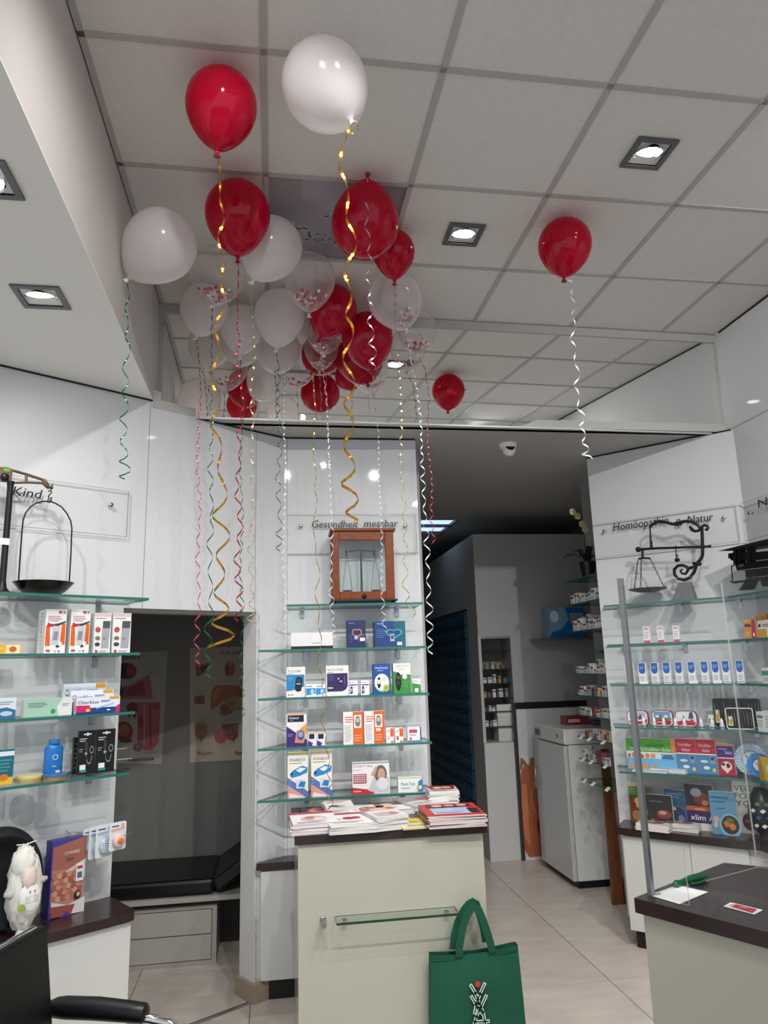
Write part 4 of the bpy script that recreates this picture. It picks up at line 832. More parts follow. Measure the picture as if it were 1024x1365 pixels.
prod('meter_box', 'wide white and purple glucose meter box', 'box', G, 435, 465, 923, 887, g3, dg, .06, acc(0, 0)+[('p', [(.04, .14), (.7, .14), (.88, .2), (.96, .32), (.96, .74), (.04, .74)], '#34225e'), ('p', [(.54, .4), (.6, .58), (.72, .6), (.76, .42), (.7, .34)], '#18141f'), ('e', .55, .56, .04, .03, '#c9c4d8'), ('r', .6, .44, .72, .5, '#a9a6b8'), ('l', .08, .5, .38, .7, 5, '#5f4c94'), ('r', .08, .24, .3, .28, '#d8d4e4'), ('r', .8, .36, .84, .66, '#5f4c94')], side='#e6e4e0')
for n_, (a, c_) in enumerate(((466, 477), (481.5, 492.5))):
    prod('lancet_box', 'little white purple box, %s of two right of purple meter box' % ('left', 'right')[n_], 'box', G, a, c_, 923, 907, g3, dg+.01, .03, [('r', 0, 0, 1, 1, '#f0eff2'), ('l', .1, .82, .8, .92, 1, '#8a8a90'), ('r', .05, .66, .95, .74, '#44326e'), ('p', [(.08, .1), (.3, .08), (.42, .2), (.38, .6), (.12, .6)], '#3c2a72'), ('e', .25, .34, .07, .12, '#d8d4e6'), ('l', .5, .5, .85, .6, 1, '#9a9aa4')], group='little white purple boxes')
prod('meter_box', 'blue glucose meter box with white oval and green ring', 'box', G, 498, 521, 921, 885, g3, dg, .05, [('r', 0, 0, 1, 1, '#1b4f9e'), ('t', .12, .84, .07, 'OneTouch', '#f2f4f6', .85), ('l', .25, .76, .7, .8, 1, '#b9cbe8'), ('e', .5, .38, .44, .3, '#b6d676'), ('e', .48, .40, .40, .27, '#f0f2f0'), ('e', .74, .2, .18, .12, '#a7c93c'), ('e', .33, .38, .11, .19, '#23242a'), ('r', .24, .34, .42, .48, '#d9dde2'), ('l', .52, .42, .8, .56, 3, '#c4c8cc'), ('l', .64, .16, .84, .24, 2, '#7f9a2a')], '#1b4f9e', side='#183f80')
prod('meter_box', 'white and green glucose meter box with long black meter', 'box', G, 525, 548, 920, 884, g3, dg, .05, [('r', 0, 0, 1, 1, '#e8e9e2'), ('p', [(0, 0), (1, 0), (1, .62), (.45, .62), (.25, .7), (0, .74)], '#3b8f41'), ('t', .1, .87, .06, 'ONETOUCH', '#a8a890', .9), ('l', .3, .78, .8, .82, 1, '#aab0a0'), ('e', .28, .4, .17, .31, '#1a1b1e'), ('r', .18, .48, .38, .58, '#5a5d4a'), ('l', .2, .3, .38, .4, 2, '#55585c'), ('e', .66, .55, .13, .08, '#e9efe6'), ('l', .55, .2, .92, .42, 4, '#64ad62')], '#dfe2da', side='#3b8f41')
prod('strip_box', 'little white green box at right end of the glucose meter shelf', 'box', G, 550, 561, 918, 905, g3, dg+.02, .03, [('r', 0, 0, 1, 1, '#e9ece8'), ('p', [(0, 0), (1, 0), (1, .6), (0, .72)], '#3b9a48'), ('r', .3, .08, .7, .34, '#e6eee6'), ('l', .1, .8, .8, .9, 1, '#9a9aa0')])
prod('meter_box', 'white glucose meter box with purple base and orange corner', 'box', G, 382, 409, 993, 951, g4, dg, .05, [('r', 0, 0, 1, 1, '#eceae6'), ('r', 0, .965, 1, 1, '#e09a4e'), ('r', .05, .74, .86, .95, '#15143a'), ('t', .12, .83, .08, 'Contour', '#f0f0f4', .62), ('l', .14, .77, .4, .8, 1, '#c0a090'), ('p', [(0, 0), (1, 0), (1, .2), (0, .62)], '#3a2470'), ('p', [(.65, .52), (1, .7), (1, .35)], '#e2a23c'), ('p', [(.4, .12), (.85, .1), (.95, .3), (.85, .5), (.5, .48)], '#c98a72'), ('e', .7, .34, .17, .15, '#2c4f8e'), ('e', .7, .36, .12, .09, '#8fa8c4'), ('l', .06, .3, .35, .4, 2, '#8f80c0')], side='#e2e0dc')
for n_, (a, c_) in enumerate(((411, 422), (423, 434.5))):
    prod('strip_box', 'little white navy box, %s of the two beside the purple based meter box' % ('left', 'right')[n_], 'box', G, a, c_, 991, 977, g4, dg+.02, .03, [('r', 0, 0, 1, 1, '#e9e7e8'), ('r', .1, .55, .75, .92, '#1a1840'), ('p', [(0, 0), (1, 0), (.7, .2), (0, .45)], '#45348a'), ('r', .1, .94, .9, .99, '#e0a050'), ('r', .5, .04, .9, .2, '#e9e9ee')], group='little white navy boxes')
mg = [('r', 0, 0, 1, 1, '#efeceb'), ('r', .48, 0, 1, 1, '#e4621f'), ('r', .54, .5, .9, .9, '#eceae6'), ('e', .72, .7, .14, .17, '#77787c'), ('r', .62, .68, .82, .8, '#b9bcbc'), ('l', .1, .66, .5, .88, 3, '#d86a44'), ('l', .06, .08, .42, .6, 10, '#c4c2c2'), ('l', .54, .08, .92, .3, 3, '#f0b090')]
prod('meter_box', 'orange and white meter box, left one of the pair on the third shelf', 'box', G, 458, 485, 989, 949, g4, dg, .05, mg, side='#e4621f')
prod('meter_box', 'orange and white meter box, right one of the pair on the third shelf', 'box', G, 486, 513, 988, 948, g4, dg, .05, mg+[('r', .58, .38, .8, .46, '#f0efee')], side='#e4621f')
for n_, (a, c_) in enumerate(((515, 525), (527, 537.5))):
    prod('strip_box', 'little white orange box, %s of two right of the orange meter boxes' % ('left', 'right')[n_], 'box', G, a, c_, 985, 970, g4, dg+.01, .03, [('r', 0, 0, 1, 1, '#efedeb'), ('r', .55, .4, 1, .95, '#e4621f'), ('e', .3, .3, .16, .16, ('#c8c8c8', '#b86a5a')[n_]), ('l', .1, .7, .5, .85, 2, '#9a9a9a'), ('r', .6, .02, .95, .12, '#e4621f')], group='little white orange boxes')
prod('strip_box', 'small white blue box with red print at right end of third shelf', 'box', G, 543.5, 562, 983, 969, g4, dg+.01, .04, [('r', 0, 0, 1, 1, '#e4e8ee'), ('r', .06, .1, .88, .9, '#f2f0f2'), ('r', .9, 0, 1, 1, '#2a6aa4'), ('r', 0, 0, 1, .1, '#5f7fae'), ('r', .12, .6, .7, .84, '#d04a66'), ('l', .12, .4, .8, .54, 1, '#8a9ab8'), ('e', .22, .22, .08, .1, '#c8405c')])
ab = [('r', 0, 0, 1, 1, '#efece0'), ('r', 0, .955, 1, 1, '#c9b264'), ('t', .08, .80, .07, 'ANABOX', '#17171c', .88), ('l', .08, .74, .9, .78, 1, '#88878c'), ('p', [(0, 0), (0, .45), (1, .12), (1, 0)], '#5577b8'), ('p', [(0, 0), (0, .28), (.9, 0)], '#e2a08c'), ('p', [(.06, 0), (.9, 0), (.5, .05), (.1, .1)], '#f0dfe0'), ('p', [(.1, .5), (.25, .6), (.7, .7), (.98, .66), (.96, .55), (.6, .48), (.2, .44)], '#2c86c8'), ('p', [(.4, .6), (.62, .66), (.92, .64), (.6, .55)], '#e6ecf0'), ('e', .2, .53, .06, .03, '#14202e'), ('r', .42, .2, .9, .4, '#d4dfe8'), ('p', [(.5, .24), (.62, .36), (.88, .34), (.8, .22)], '#2c7cbc'), ('l', .06, .1, .14, .4, 5, '#a0a4c0')]
prod('pill_box', 'tall cream and blue pill organiser carton, left of two', 'box', G, 383.5, 411, 1060, 1003, g5, dg, .05, ab, side='#d8d2c0')
prod('pill_box', 'tall cream and blue pill organiser carton, right of two', 'box', G, 415, 443, 1058, 1001, g5, dg, .05, ab, side='#d8d2c0')
prod('dose_box', 'wide white box with woman photo and red bottom on lowest middle shelf', 'box', G, 470, 520, 1055, 1016, g5, dg, .05, [('r', 0, 0, 1, 1, '#e9e6e6'), ('r', 0, .955, 1, 1, '#9f9aa0'), ('t', .03, .85, .07, 'DOSETT Maxi', '#9c3a4c', .55), ('l', .03, .74, .3, .8, 1, '#b8b4b8'), ('p', [(0, 0), (.6, 0), (.48, .13), (0, .22)], '#c02e3c'), ('r', .03, .34, .38, .64, '#b0525a'), ('p', [(.42, .1), (.55, .5), (.7, .64), (.98, .5), (.98, .04), (.62, .04)], '#c9c8cc'), ('e', .76, .62, .17, .28, '#6a625c'), ('e', .78, .6, .1, .2, '#c79c86'), ('p', [(.5, .6), (.62, .86), (.68, .84), (.6, .55)], '#c79c86'), ('e', .8, .3, .16, .2, '#dddde0'), ('l', .03, .05, .3, .14, 1, '#e9b0b4')]+[('r', .06+.06*i, .38+.065*j, .10+.06*i, .42+.065*j, '#e8d4d6') for i in range(5) for j in range(4)], side='#b82c3a')
prod('pill_box', 'small white box with blue and yellow right end on lowest middle shelf', 'box', G, 531, 564, 1051, 1036, g5, dg+.01, .04, [('r', 0, 0, 1, 1, '#eef0ee'), ('r', .0, .9, 1, 1, '#c8d8a0'), ('t', .12, .45, .22, 'Medi-Tüte', '#2c5a78', .68), ('l', .12, .2, .6, .36, 1, '#9ab0b8'), ('p', [(.78, 0), (1, 0), (1, .9), (.82, .7)], '#2a84c4'), ('r', .74, .1, .84, .4, '#e9c23a'), ('e', .9, .3, .05, .14, '#e6eef4')])

# ---- posters in the niche ----
def poster(label, px, paper_c, elems):
    q = [NB.hit(x, y, .004) for x, y in px]; t = thing('poster', label, 'poster', (q[0][0], 3.246, q[0][1]))
    b = MB(); x0, z0 = q[0]; b.add([(x-x0, 0, z-z0) for x, z in q]+[(x-x0, -.0015, z-z0) for x, z in q], [(0, 3, 2, 1), (4, 5, 6, 7), (0, 1, 5, 4), (1, 2, 6, 5), (2, 3, 7, 6), (3, 0, 4, 7)], mat(paper_c, .6)); b.build('sheet', t)
    bpy.context.view_layer.update(); pxprint(NB, .0062, elems, 'print', t); return t
Zp = lambda x, y: (140+x/4.6545, 800+y/4.6545)
def ZP(pts): return [Zp(x, y) for x, y in pts]
def E_(x, y, rx, ry, c): X = Zp(x, y); return ('e', X[0], X[1], rx/4.6545, ry/4.6545, c)
def T_(x, y, h, st, c, xe, sh=0): X = Zp(x, y); return ('t', X[0], X[1], h/4.6545, st, c, Zp(xe, y)[0], sh)
def LN(x0, y0, x1, n, c, dy=9): return [('s', ZP([(x0, y0+i*dy), (x1-(i*17 % 30), y0+i*dy-2)]), .0022, c) for i in range(n)]
poster('anatomy poster of the liver with brown organs in the dark niche', ZP([(528, 296), (528, 1008), (925, 985), (925, 285)])[0:4], '#c4b7a2',
    [T_(705, 338, 20, 'THE LIVER', '#17161a', 888), ('p', ZP([(560, 400), (640, 392), (655, 400), (630, 440), (590, 470), (565, 475)]), '#9a5a38'), ('p', ZP([(590, 410), (640, 405), (600, 455)]), '#5f3a2c'),
     E_(775, 425, 34, 50, '#b07a62'), E_(760, 430, 14, 40, '#8a3f38'), E_(790, 430, 14, 40, '#a4574c'),
     ('p', ZP([(658, 683), (655, 610), (662, 560), (690, 530), (760, 527), (850, 532), (900, 545), (890, 600), (840, 610), (790, 600), (740, 625), (700, 655)]), '#a5602c'), ('p', ZP([(672, 640), (670, 580), (690, 545), (740, 540), (700, 600)]), '#bb7a3c'), ('p', ZP([(740, 625), (790, 600), (850, 600), (900, 590), (900, 650), (850, 680), (790, 690), (750, 660)]), '#b08a58'),
     E_(745, 675, 34, 36, '#a86a48'), E_(745, 672, 22, 24, '#8e4c34'), E_(790, 640, 18, 14, '#7d6a3a'), ('p', ZP([(700, 700), (770, 690), (800, 660), (790, 700), (740, 720)]), '#9c5a4a'),
     ('p', ZP([(555, 595), (618, 590), (620, 640), (590, 648), (556, 640)]), '#94583a'), E_(588, 616, 12, 24, '#7d4630'), E_(595, 780, 44, 34, '#b09058'), E_(596, 815, 40, 48, '#b4705c'), E_(590, 785, 30, 20, '#8f7440'), ('p', ZP([(585, 850), (610, 850), (600, 885)]), '#a4665a'),
     E_(718, 850, 38, 38, '#b4604e'), ('p', ZP([(725, 770), (830, 765), (825, 850), (780, 870), (735, 840)]), '#9c5048'), ('p', ZP([(745, 790), (815, 785), (800, 840), (760, 845)]), '#6f4c4c'), ('p', ZP([(790, 870), (812, 820), (816, 830), (800, 876)]), '#3c3038'),
     T_(570, 962, 24, 'Wyeth', '#a03038', 664), T_(805, 958, 24, 'Rapamune', '#1a2140', 930, .25)]+LN(548, 560, 625, 3, '#7a7468')+LN(560, 358, 680, 1, '#7a7468')+LN(730, 500, 800, 1, '#7a7468')+LN(740, 742, 800, 1, '#7a7468')+LN(570, 735, 625, 1, '#7a7468')+LN(640, 780, 660, 6, '#8c8678', 16))
poster('anatomy poster of the kidney, partly hidden by the left shelves', ZP([(-20, 325), (-20, 1010), (352, 1020), (388, 316)])[0:4], '#aca69b',
    [T_(66, 368, 20, 'KIDNEY', '#141418', 222), E_(130, 440, 66, 52, '#7c2c2c'), E_(115, 440, 26, 44, '#3c2c4c'), E_(160, 440, 26, 34, '#9a4a42'), ('p', ZP([(60, 540), (150, 530), (275, 460), (298, 610), (90, 612), (60, 600)]), '#a86462'), ('p', ZP([(140, 548), (240, 500), (250, 590), (120, 596)]), '#8c4248'), ('p', ZP([(60, 545), (125, 545), (110, 600), (60, 605)]), '#5a4248'),
     E_(172, 668, 38, 34, '#8c2e30'), ('p', ZP([(136, 655), (150, 640), (160, 730), (145, 725)]), '#8c2e30'), ('p', ZP([(170, 640), (182, 632), (196, 730), (176, 728)]), '#7c2a34'), E_(118, 815, 56, 62, '#8a3a34'), E_(118, 805, 36, 38, '#a85a4c'), E_(130, 872, 40, 12, '#4c4440'),
     ('p', ZP([(200, 635), (345, 632), (335, 880), (300, 925), (250, 930), (205, 900)]), '#a8605c'), ('p', ZP([(238, 650), (250, 650), (250, 900), (240, 900)]), '#b88078'), ('p', ZP([(275, 650), (290, 650), (290, 905), (278, 905)]), '#8c4440'), ('p', ZP([(208, 720), (235, 710), (240, 780), (210, 790)]), '#8c3a3e'), E_(320, 660, 20, 18, '#9c3c40'), E_(204, 912, 28, 26, '#6c5458'), E_(204, 912, 18, 16, '#8c6c70'),
     T_(143, 1000, 26, 'Rapamune', '#14203c', 300, .25)]+LN(265, 438, 352, 2, '#77736c', 11)+LN(240, 940, 330, 2, '#8a857c', 8)+LN(305, 490, 312, 5, '#8a857c', 20))

# ---- iron hanging scale on the right top shelf ----
def Z4(pts): return [(780+x/4.197, 560+y/4.197) for x, y in pts]
dI = .13; ox, oz = W2.hit(915, 790, dI); org = (ox, -dI, 1.99)
IR2 = mat('#1b1b1e', .45, metal=.4)
_tube = MB.tube
def _thick(s_, pts, r, m, *a_, **k_):
    r = [x*1.35 for x in r] if isinstance(r, (list, tuple)) else r*1.35
    return _tube(s_, pts, r, m, *a_, **k_)
MB.tube = _thick
def q4(pts, dep=dI): return sp(W2, Z4(pts), dep, org)
t = thing('hanging_scale', 'ornate black iron scale with chained dish on grey stone base', 'scale', tuple(W2.w(ox, -dI, 1.99)), W2.a)
b = MB(); bs = q4([(495, 985), (620, 975), (600, 905), (522, 905)]); x0, x1, x2, x3 = bs[0].x, bs[1].x, bs[2].x, bs[3].x; zt_ = bs[2].z
bx0 = [(x0, -.05, 0), (x1, -.05, 0), (x1, .05, 0), (x0, .05, 0)]; bx1 = [(x3+.006, -.03, zt_), (x2-.006, -.03, zt_), (x2-.006, .03, zt_), (x3+.006, .03, zt_)]
b.add(bx0+bx1, [(3, 2, 1, 0), (4, 5, 6, 7), (0, 1, 5, 4), (1, 2, 6, 5), (2, 3, 7, 6), (3, 0, 4, 7)], mat('#6a6a6a', .6, noise=.15, nscale=20)); b.build('stone_base', t, bevel=.003)
b = MB(); b.tube(q4([(362, 602), (375, 586), (400, 570), (430, 566), (460, 574), (490, 582), (520, 578), (560, 566), (600, 568), (632, 588), (644, 606), (636, 618), (618, 622), (600, 614), (588, 598), (582, 592)]), [.006, .007, .007, .007, .007, .0075, .010, .0075, .007, .007, .007, .007, .007, .009, .006, .002], IR2, 8); b.build('top_arm', t, smooth=60)
b = MB(); b.tube(q4([(653, 606), (655, 596), (668, 588), (684, 592), (690, 604), (682, 614), (672, 610)]), .0065, IR2, 8); b.tube(q4([(654, 598), (657, 680), (658, 755), (650, 775), (632, 795), (622, 815), (612, 850), (588, 880), (555, 895), (520, 886), (500, 862), (500, 835), (518, 815), (548, 812), (572, 822), (576, 842), (562, 860), (542, 858), (534, 844), (545, 834)]), [.0075]*12+[.007]*4+[.006, .0055, .005, .004], IR2, 8); b.build('curled_post', t, smooth=60)
b = MB(); b.tube(q4([(600, 798), (612, 802), (628, 808), (645, 806), (652, 802)]), [.003, .009, .006, .009, .003], IR2, 8); b.tube(q4([(572, 836), (590, 826), (610, 818)]), [.004, .008, .004], IR2, 8); b.build('leaf_ornament', t, smooth=60)
b = MB(); b.tube(q4([(298, 724), (400, 717), (560, 712), (690, 707), (705, 706)]), [.0065, .006, .0055, .005, .008], IR2, 8); p = q4([(298, 724)])[0]; b.ell(p, (.018, .018, .018), IR2, 14); b.build('beam', t, smooth=60)
b = MB(); b.tube(q4([(364, 600), (366, 640), (370, 720)]), [.004, .0045, .006], IR2, 6); b.box(*(lambda p: (p.x-.007, p.x+.007, -.006, .006, p.z-.02, p.z+.02))(q4([(371, 695)])[0]), IR2); b.build('suspension', t, smooth=50)
b = MB(); b.tube(q4([(508, 700), (510, 760)]), .0025, IR2, 6); p = q4([(516, 782)])[0]; b.ell(p, (.017, .014, .014), IR2, 12); b.tube([p+Vector((-.006, 0, .026)), p+Vector((0, 0, .036)), p+Vector((.006, 0, .026)), p+Vector((0, 0, .014))], .003, IR2, 6, closed=True); b.build('counterweight', t, smooth=60)
b = MB(); b.tube(q4([(322, 728), (322, 768)]), .0055, IR2, 8); b.tube(q4([(298, 776), (330, 771), (365, 774)]), .0045, IR2, 8); b.build('cross_hook', t, smooth=60)
for (A, B_) in (((296, 782), (276, 942)), ((314, 780), (312, 942)), ((366, 778), (446, 940))):
    a_, c_ = q4([A, B_]); n = 9; b = MB()
    for i in range(n):
        f0 = i/n; f1 = (i+.92)/n; p0 = a_.lerp(c_, f0); p1 = a_.lerp(c_, f1); d = (p1-p0).normalized(); s_ = (Vector((0, 1, 0)) if i % 2 else d.cross(Vector((0, 1, 0)))).normalized()*.0045
        b.tube([p0, p0.lerp(p1, .3)+s_, p0.lerp(p1, .7)+s_, p1, p0.lerp(p1, .7)-s_, p0.lerp(p1, .3)-s_], .0016, IR2, 5, closed=True)
    b.build('chain', t, smooth=60)
p = q4([(350, 944)])[0]; rr = (q4([(461, 944)])[0]-p).x
b = MB(); b.lathe([(.0001, -.020), (rr*.55, -.018), (rr*.9, -.006), (rr, .0), (rr*.97, .001), (rr*.86, -.003), (rr*.5, -.013), (.0001, -.015)], mat('#4c4c4c', .45, metal=.3), 32, Matrix.Translation(p)); b.build('dish', t, smooth=60)

MB.tube = _tube
# ---- black kitchen scale round the corner ----
dK = .15; kx, kz = W3.hit(1010, 788, dK); org3 = (kx, -dK, 1.99)
def q5(pts, dep=dK): return [(p.x, p.z) for p in sp(W3, [(940+x/5.25, 640+y/5.25) for x, y in pts], dep, org3)]
t = thing('kitchen_scale', 'old black cast iron platform scale at the right picture edge', 'scale', tuple(W3.w(kx, -dK, 1.99)), W3.a)
b = MB(); b.slab(q5([(185, 496), (440, 435), (640, 390), (640, 425), (440, 462), (330, 480), (240, 496)]), -.09, .09, IR2); b.build('platform', t, bevel=.002)
b = MB(); b.slab(q5([(222, 532), (232, 518), (250, 505), (262, 510), (285, 500), (300, 510), (330, 505), (440, 500), (560, 490), (560, 540), (440, 548), (300, 566), (262, 568), (236, 560)]), -.05, .05, IR2); b.build('lever_mechanism', t, bevel=.002)
for q_ in ([(258, 488), (276, 486), (276, 590), (258, 590)], [(296, 484), (308, 482), (310, 580), (298, 580)], [(352, 470), (380, 466), (380, 575), (352, 575)], [(222, 512), (236, 510), (236, 548), (222, 548)]):
    b = MB(); b.slab(q5(q_), -.055, -.02, IR2); b.build('lever_post', t, bevel=.001)
b = MB(); b.slab(q5([(248, 585), (440, 562), (600, 545), (600, 600), (500, 640), (440, 700), (470, 745), (440, 742), (425, 700), (400, 672), (375, 668), (352, 690), (330, 720), (308, 765), (272, 772), (300, 735), (325, 690), (320, 632), (262, 636)]), -.035, .035, IR2); b.build('cast_body', t, bevel=.002)
p5 = lambda pts: [Vector((x, 0, z)) for x, z in q5(pts)]
b = MB(); b.tube(p5([(250, 584), (186, 602), (192, 706)]), .004, IR2, 6); b.build('side_frame', t, smooth=50)
b = MB(); b.tube(p5([(178, 708), (200, 716), (330, 700)]), [.005, .008, .005], IR2, 8); b.build('side_bar', t, smooth=50)
b = MB(); (ax, az), (bx_, bz) = q5([(275, 610), (308, 585)]); b.box(ax, bx_, -.0365, -.035, az, bz, mat('#8a6234', .5)); b.build('badge', t)

# ---- right wall products ----
r2, r3, r4, r5 = 1.745, 1.502, 1.25, .99
for n_, x in enumerate((862.5, 881, 902)):
    prod('tincture_box', 'tiny white pink box, %s of three under the iron scale' % ('left', 'middle', 'right')[n_], 'box', W2, x-4, x+4.5, 852-n_*.6, 835-n_*.6, r2, .20, .03, [('r', 0, 0, 1, 1, '#eeeeee'), ('r', 0, 0, 1, .16, '#e0526a'), ('r', .1, .78, .9, .94, '#e9a6b0'), ('l', .15, .25, .85, .7, 4, '#b8b8bc')], group='tiny white pink boxes')
cr = [('r', 0, 0, 1, 1, '#c8862a'), ('p', [(.55, 0), (1, 0), (1, 1), (.7, 1), (.6, .5)], '#a31e3e'), ('r', .08, .62, .6, .78, '#5a2430'), ('e', .78, .22, .08, .1, '#e6c9cc'), ('l', .1, .15, .5, .4, 2, '#e6b060'), ('r', 0, .9, .6, 1, '#d8a02e')]
prod('herbal_box', 'yellow and dark red box right of the three tiny boxes', 'box', W2, 993, 1009, 845, 826, r2, .18, .05, cr)
c3 = W3.hit(1012, 845, .18)
prod('herbal_box', 'white front box with orange print at right edge of second shelf', 'box', W3, 1011.5, 1034, 843, 826, r2, .2, .05, [('r', 0, 0, 1, 1, '#eceae2'), ('r', 0, 0, .5, .5, '#e0a42e'), ('e', .12, .7, .08, .1, '#222222'), ('l', .3, .6, .9, .8, 2, '#555555')])
prod('herbal_box', 'yellow and red box standing behind the white front one, reaching higher', 'box', W3, 1009, 1034, 842, 818, r2, .10, .04, cr)
for n_, x in enumerate((839.5, 857, 873.5, 889.5, 906, 923, 940.5, 955, 969, 987.5)):
    prod('salt_box', 'blue white medicine box, %s from the left in the long row of ten' % ('first', 'second', 'third', 'fourth', 'fifth', 'sixth', 'seventh', 'eighth', 'ninth', 'tenth')[n_], 'box', W2, x-4.6, x+5.2, 905-.1*n_, 884-n_*.45, r3, .17, .035,
         [('r', 0, 0, 1, 1, '#eeeff2'), ('p', [(.06, .98), (.94, .98), (.94, .6), (.8, .5), (.5, .46), (.2, .5), (.06, .6)], '#2b63b8'), ('l', .2, .68, .8, .84, 2, '#9bb8e4'), ('l', .15, .12, .85, .36, 3, '#9aa6bc'), ('r', .1, .04, .9, .07, '#c05070')], group='blue white boxes in the long row')
prod('salt_box', 'green white box at the right picture edge on the long row shelf', 'box', W3, 1017, 1034, 905, 890, r3, .18, .04, [('r', 0, 0, 1, 1, '#e8efea'), ('r', 0, .5, 1, .8, '#4a9a7c'), ('l', .1, .15, .9, .4, 2, '#9ab0a8')])
for n_, x in enumerate((859, 925, 957)):
    lx, lz = W2.hit(x, 909, .245); t = thing('price_strip', 'small white price label on front edge of the long row shelf, %s' % ('leftmost', 'middle one', 'rightmost')[n_], 'label', tuple(W2.w(lx, -.2515, r3)), W2.a, 'price labels on the right shelf')
    b = MB(); b.box(-.024, .024, -.001, .0, .001, .018, WHITE); b.build('label_card', t)
def rrect(w, h, r, n=5):
    o = []
    for cx_, cy_, a0 in ((w/2-r, h-r, 0), (-w/2+r, h-r, pi/2), (-w/2+r, r, pi), (w/2-r, r, 3*pi/2)):
        o += [(cx_+r*cos(a0+pi/2*i/n), cy_+r*sin(a0+pi/2*i/n)) for i in range(n+1)]
    return o
def gift_tin(xl, xr, yt, yb, label, scene_):
    dep = .15; x0 = W2.hit(xl, yb, dep)[0]; x1 = W2.hit(xr, yb, dep)[0]; W = x1-x0; Hh = W2.hit(xl, yt, dep)[1]-W2.hit(xl, yb, dep)[1]; zb_ = r4+.0
    t = thing('gift_tin', label, 'tin', tuple(W2.w((x0+x1)/2, -dep, zb_+.0)), W2.a, 'oval gift tins'); b = MB(); b.slab(rrect(W, Hh, .028), 0, .03, mat('#b9bcc0', .3, metal=.6)); b.slab([(x*1.01, z*1.01) for x, z in rrect(W, Hh, .028)], -.003, .010, mat('#9a2438', .35)); b.build('tin_body', t)
    b = MB(); o = rrect(W*.94, Hh*.92, .024); b.add([(x, -.0035, z+Hh*.04) for x, z in o], [list(range(len(o)))], mat('#dfe6ea', .35)); b.build('lid_panel', t)
    b = MB(); design(b, W*.9, Hh, scene_, y0=-.0035); b.build('print', t)
s1 = [('r', .08, .5, .92, .9, '#a9c4da'), ('p', [(.02, .3), (.3, .42), (.6, .3), (1, .44), (.98, .2), (.85, .1), (.15, .1)], '#b02438'), ('e', .62, .52, .1, .12, '#c8484e'), ('p', [(.55, .4), (.72, .44), (.7, .8), (.62, .66)], '#8c2a34'), ('r', .1, .3, .9, .36, '#eeeeee')]
s2 = [('r', .06, .45, .94, .92, '#6f9ec4'), ('p', [(.02, .5), (.98, .5), (.95, .4), (.05, .4)], '#4c8a52'), ('e', .4, .6, .06, .12, '#c23a42'), ('e', .25, .62, .1, .08, '#e4e8ea'), ('e', .7, .62, .12, .08, '#e4e8ea'), ('p', [(.02, .36), (.5, .42), (.98, .36), (.9, .1), (.1, .1)], '#b02438'), ('l', .2, .22, .8, .32, 1, '#f0e4e4')]
s3 = [('r', .1, .5, .55, .88, '#e9eef2'), ('p', [(.62, .5), (.9, .55), (.85, .95), (.7, .9)], '#3c4a66'), ('p', [(.0, .3), (.4, .44), (1, .3), (.92, .1), (.1, .1)], '#b83044'), ('p', [(.3, .45), (.45, .5), (.4, .75)], '#2c3a5a'), ('e', .8, .4, .1, .1, '#d04a5a')]
gift_tin(836, 864, 934, 954, 'rounded gift tin with a red winter picture, leftmost of three', s1)
gift_tin(869, 897, 933, 954, 'rounded gift tin with blue sky and red ribbon, middle of three', s2)
gift_tin(900, 929, 933, 954, 'rounded gift tin with a dark figure picture, rightmost of three', s3)
for n_, x in enumerate((846, 858, 872, 884.5, 900, 912, 934.5, 949, 962)):
    lx, lz = W2.hit(x, 960, .225); t = thing('dropper_bottle', 'tiny white capped dropper bottle, %s in the row before the gift tins' % ('first', 'second', 'third', 'fourth', 'fifth', 'sixth', 'seventh', 'eighth', 'ninth')[n_], 'bottle', tuple(W2.w(lx, -.225, r4)), W2.a, 'tiny dropper bottles')
    b = MB(); b.lathe([(.0001, 0), (.012, 0), (.012, .026), (.008, .031), (.007, .033)], mat('#c9c9cb', .25), 14); b.build('bottle_body', t, smooth=50)
    b = MB(); b.lathe([(.0085, .032), (.0085, .045), (.004, .052), (.003, .058), (.0001, .058)], WHITE, 14); b.build('cap', t, smooth=50)
    b = MB(); b.lathe([(.0122, .004), (.0122, .010)], mat('#4c4c52', .5), 14); b.build('label_band', t, smooth=50)
def tool_case(fr, xl, xr, yt, yb, dep, label, edge):
    x0 = fr.hit(xl, yb, dep)[0]; x1 = fr.hit(xr, yb, dep)[0]; W = x1-x0; Hh = fr.hit(xl, yt, dep)[1]-r4
    t = thing('tool_case', label, 'case', tuple(fr.w((x0+x1)/2, -dep, r4)), fr.a); b = MB(); b.slab(rrect(W, Hh, .012), 0, .018, BLACK); b.build('case', t)
    b = MB(); o = rrect(W, Hh, .012); b.tube([(x, -.001, z) for x, z in o], .003, mat(edge, .4), 6, closed=True); b.build('piping', t, smooth=50)
    b = MB(); n = max(5, int(W/.016))
    for i in range(n):
        u = -W/2+.012+i*(W-.024)/(n-1)
        if abs(i-n//2) < 1: b.box(u-.006, u+.006, -.004, 0, .004, Hh-.004, mat('#2e2f33', .5)); continue
        h0 = Hh*random.uniform(.15, .25); h1 = Hh*random.uniform(.7, .9); b.tube([(u, -.004, h0), (u+.001, -.005, (h0+h1)/2), (u, -.004, h1)], [.0016, .0028, .001], STEEL if i % 3 else mat('#b8a468', .35, metal=.7), 6)
    b.build('tools', t, smooth=50)
    b = MB(); b.box(-W/2+.010, -W/2+.034, -.006, -.004, Hh*.15, Hh*.6, mat('#e6e2c8', .5)); b.box(-W/2+.015, -W/2+.03, -.0065, -.006, Hh*.2, Hh*.45, mat('#c8a030', .5)); b.build('tag', t)
tool_case(W2, 952, 1016, 931, 956, .10, 'larger open black tool case with green edge at the right shelf end', '#5f7a62')
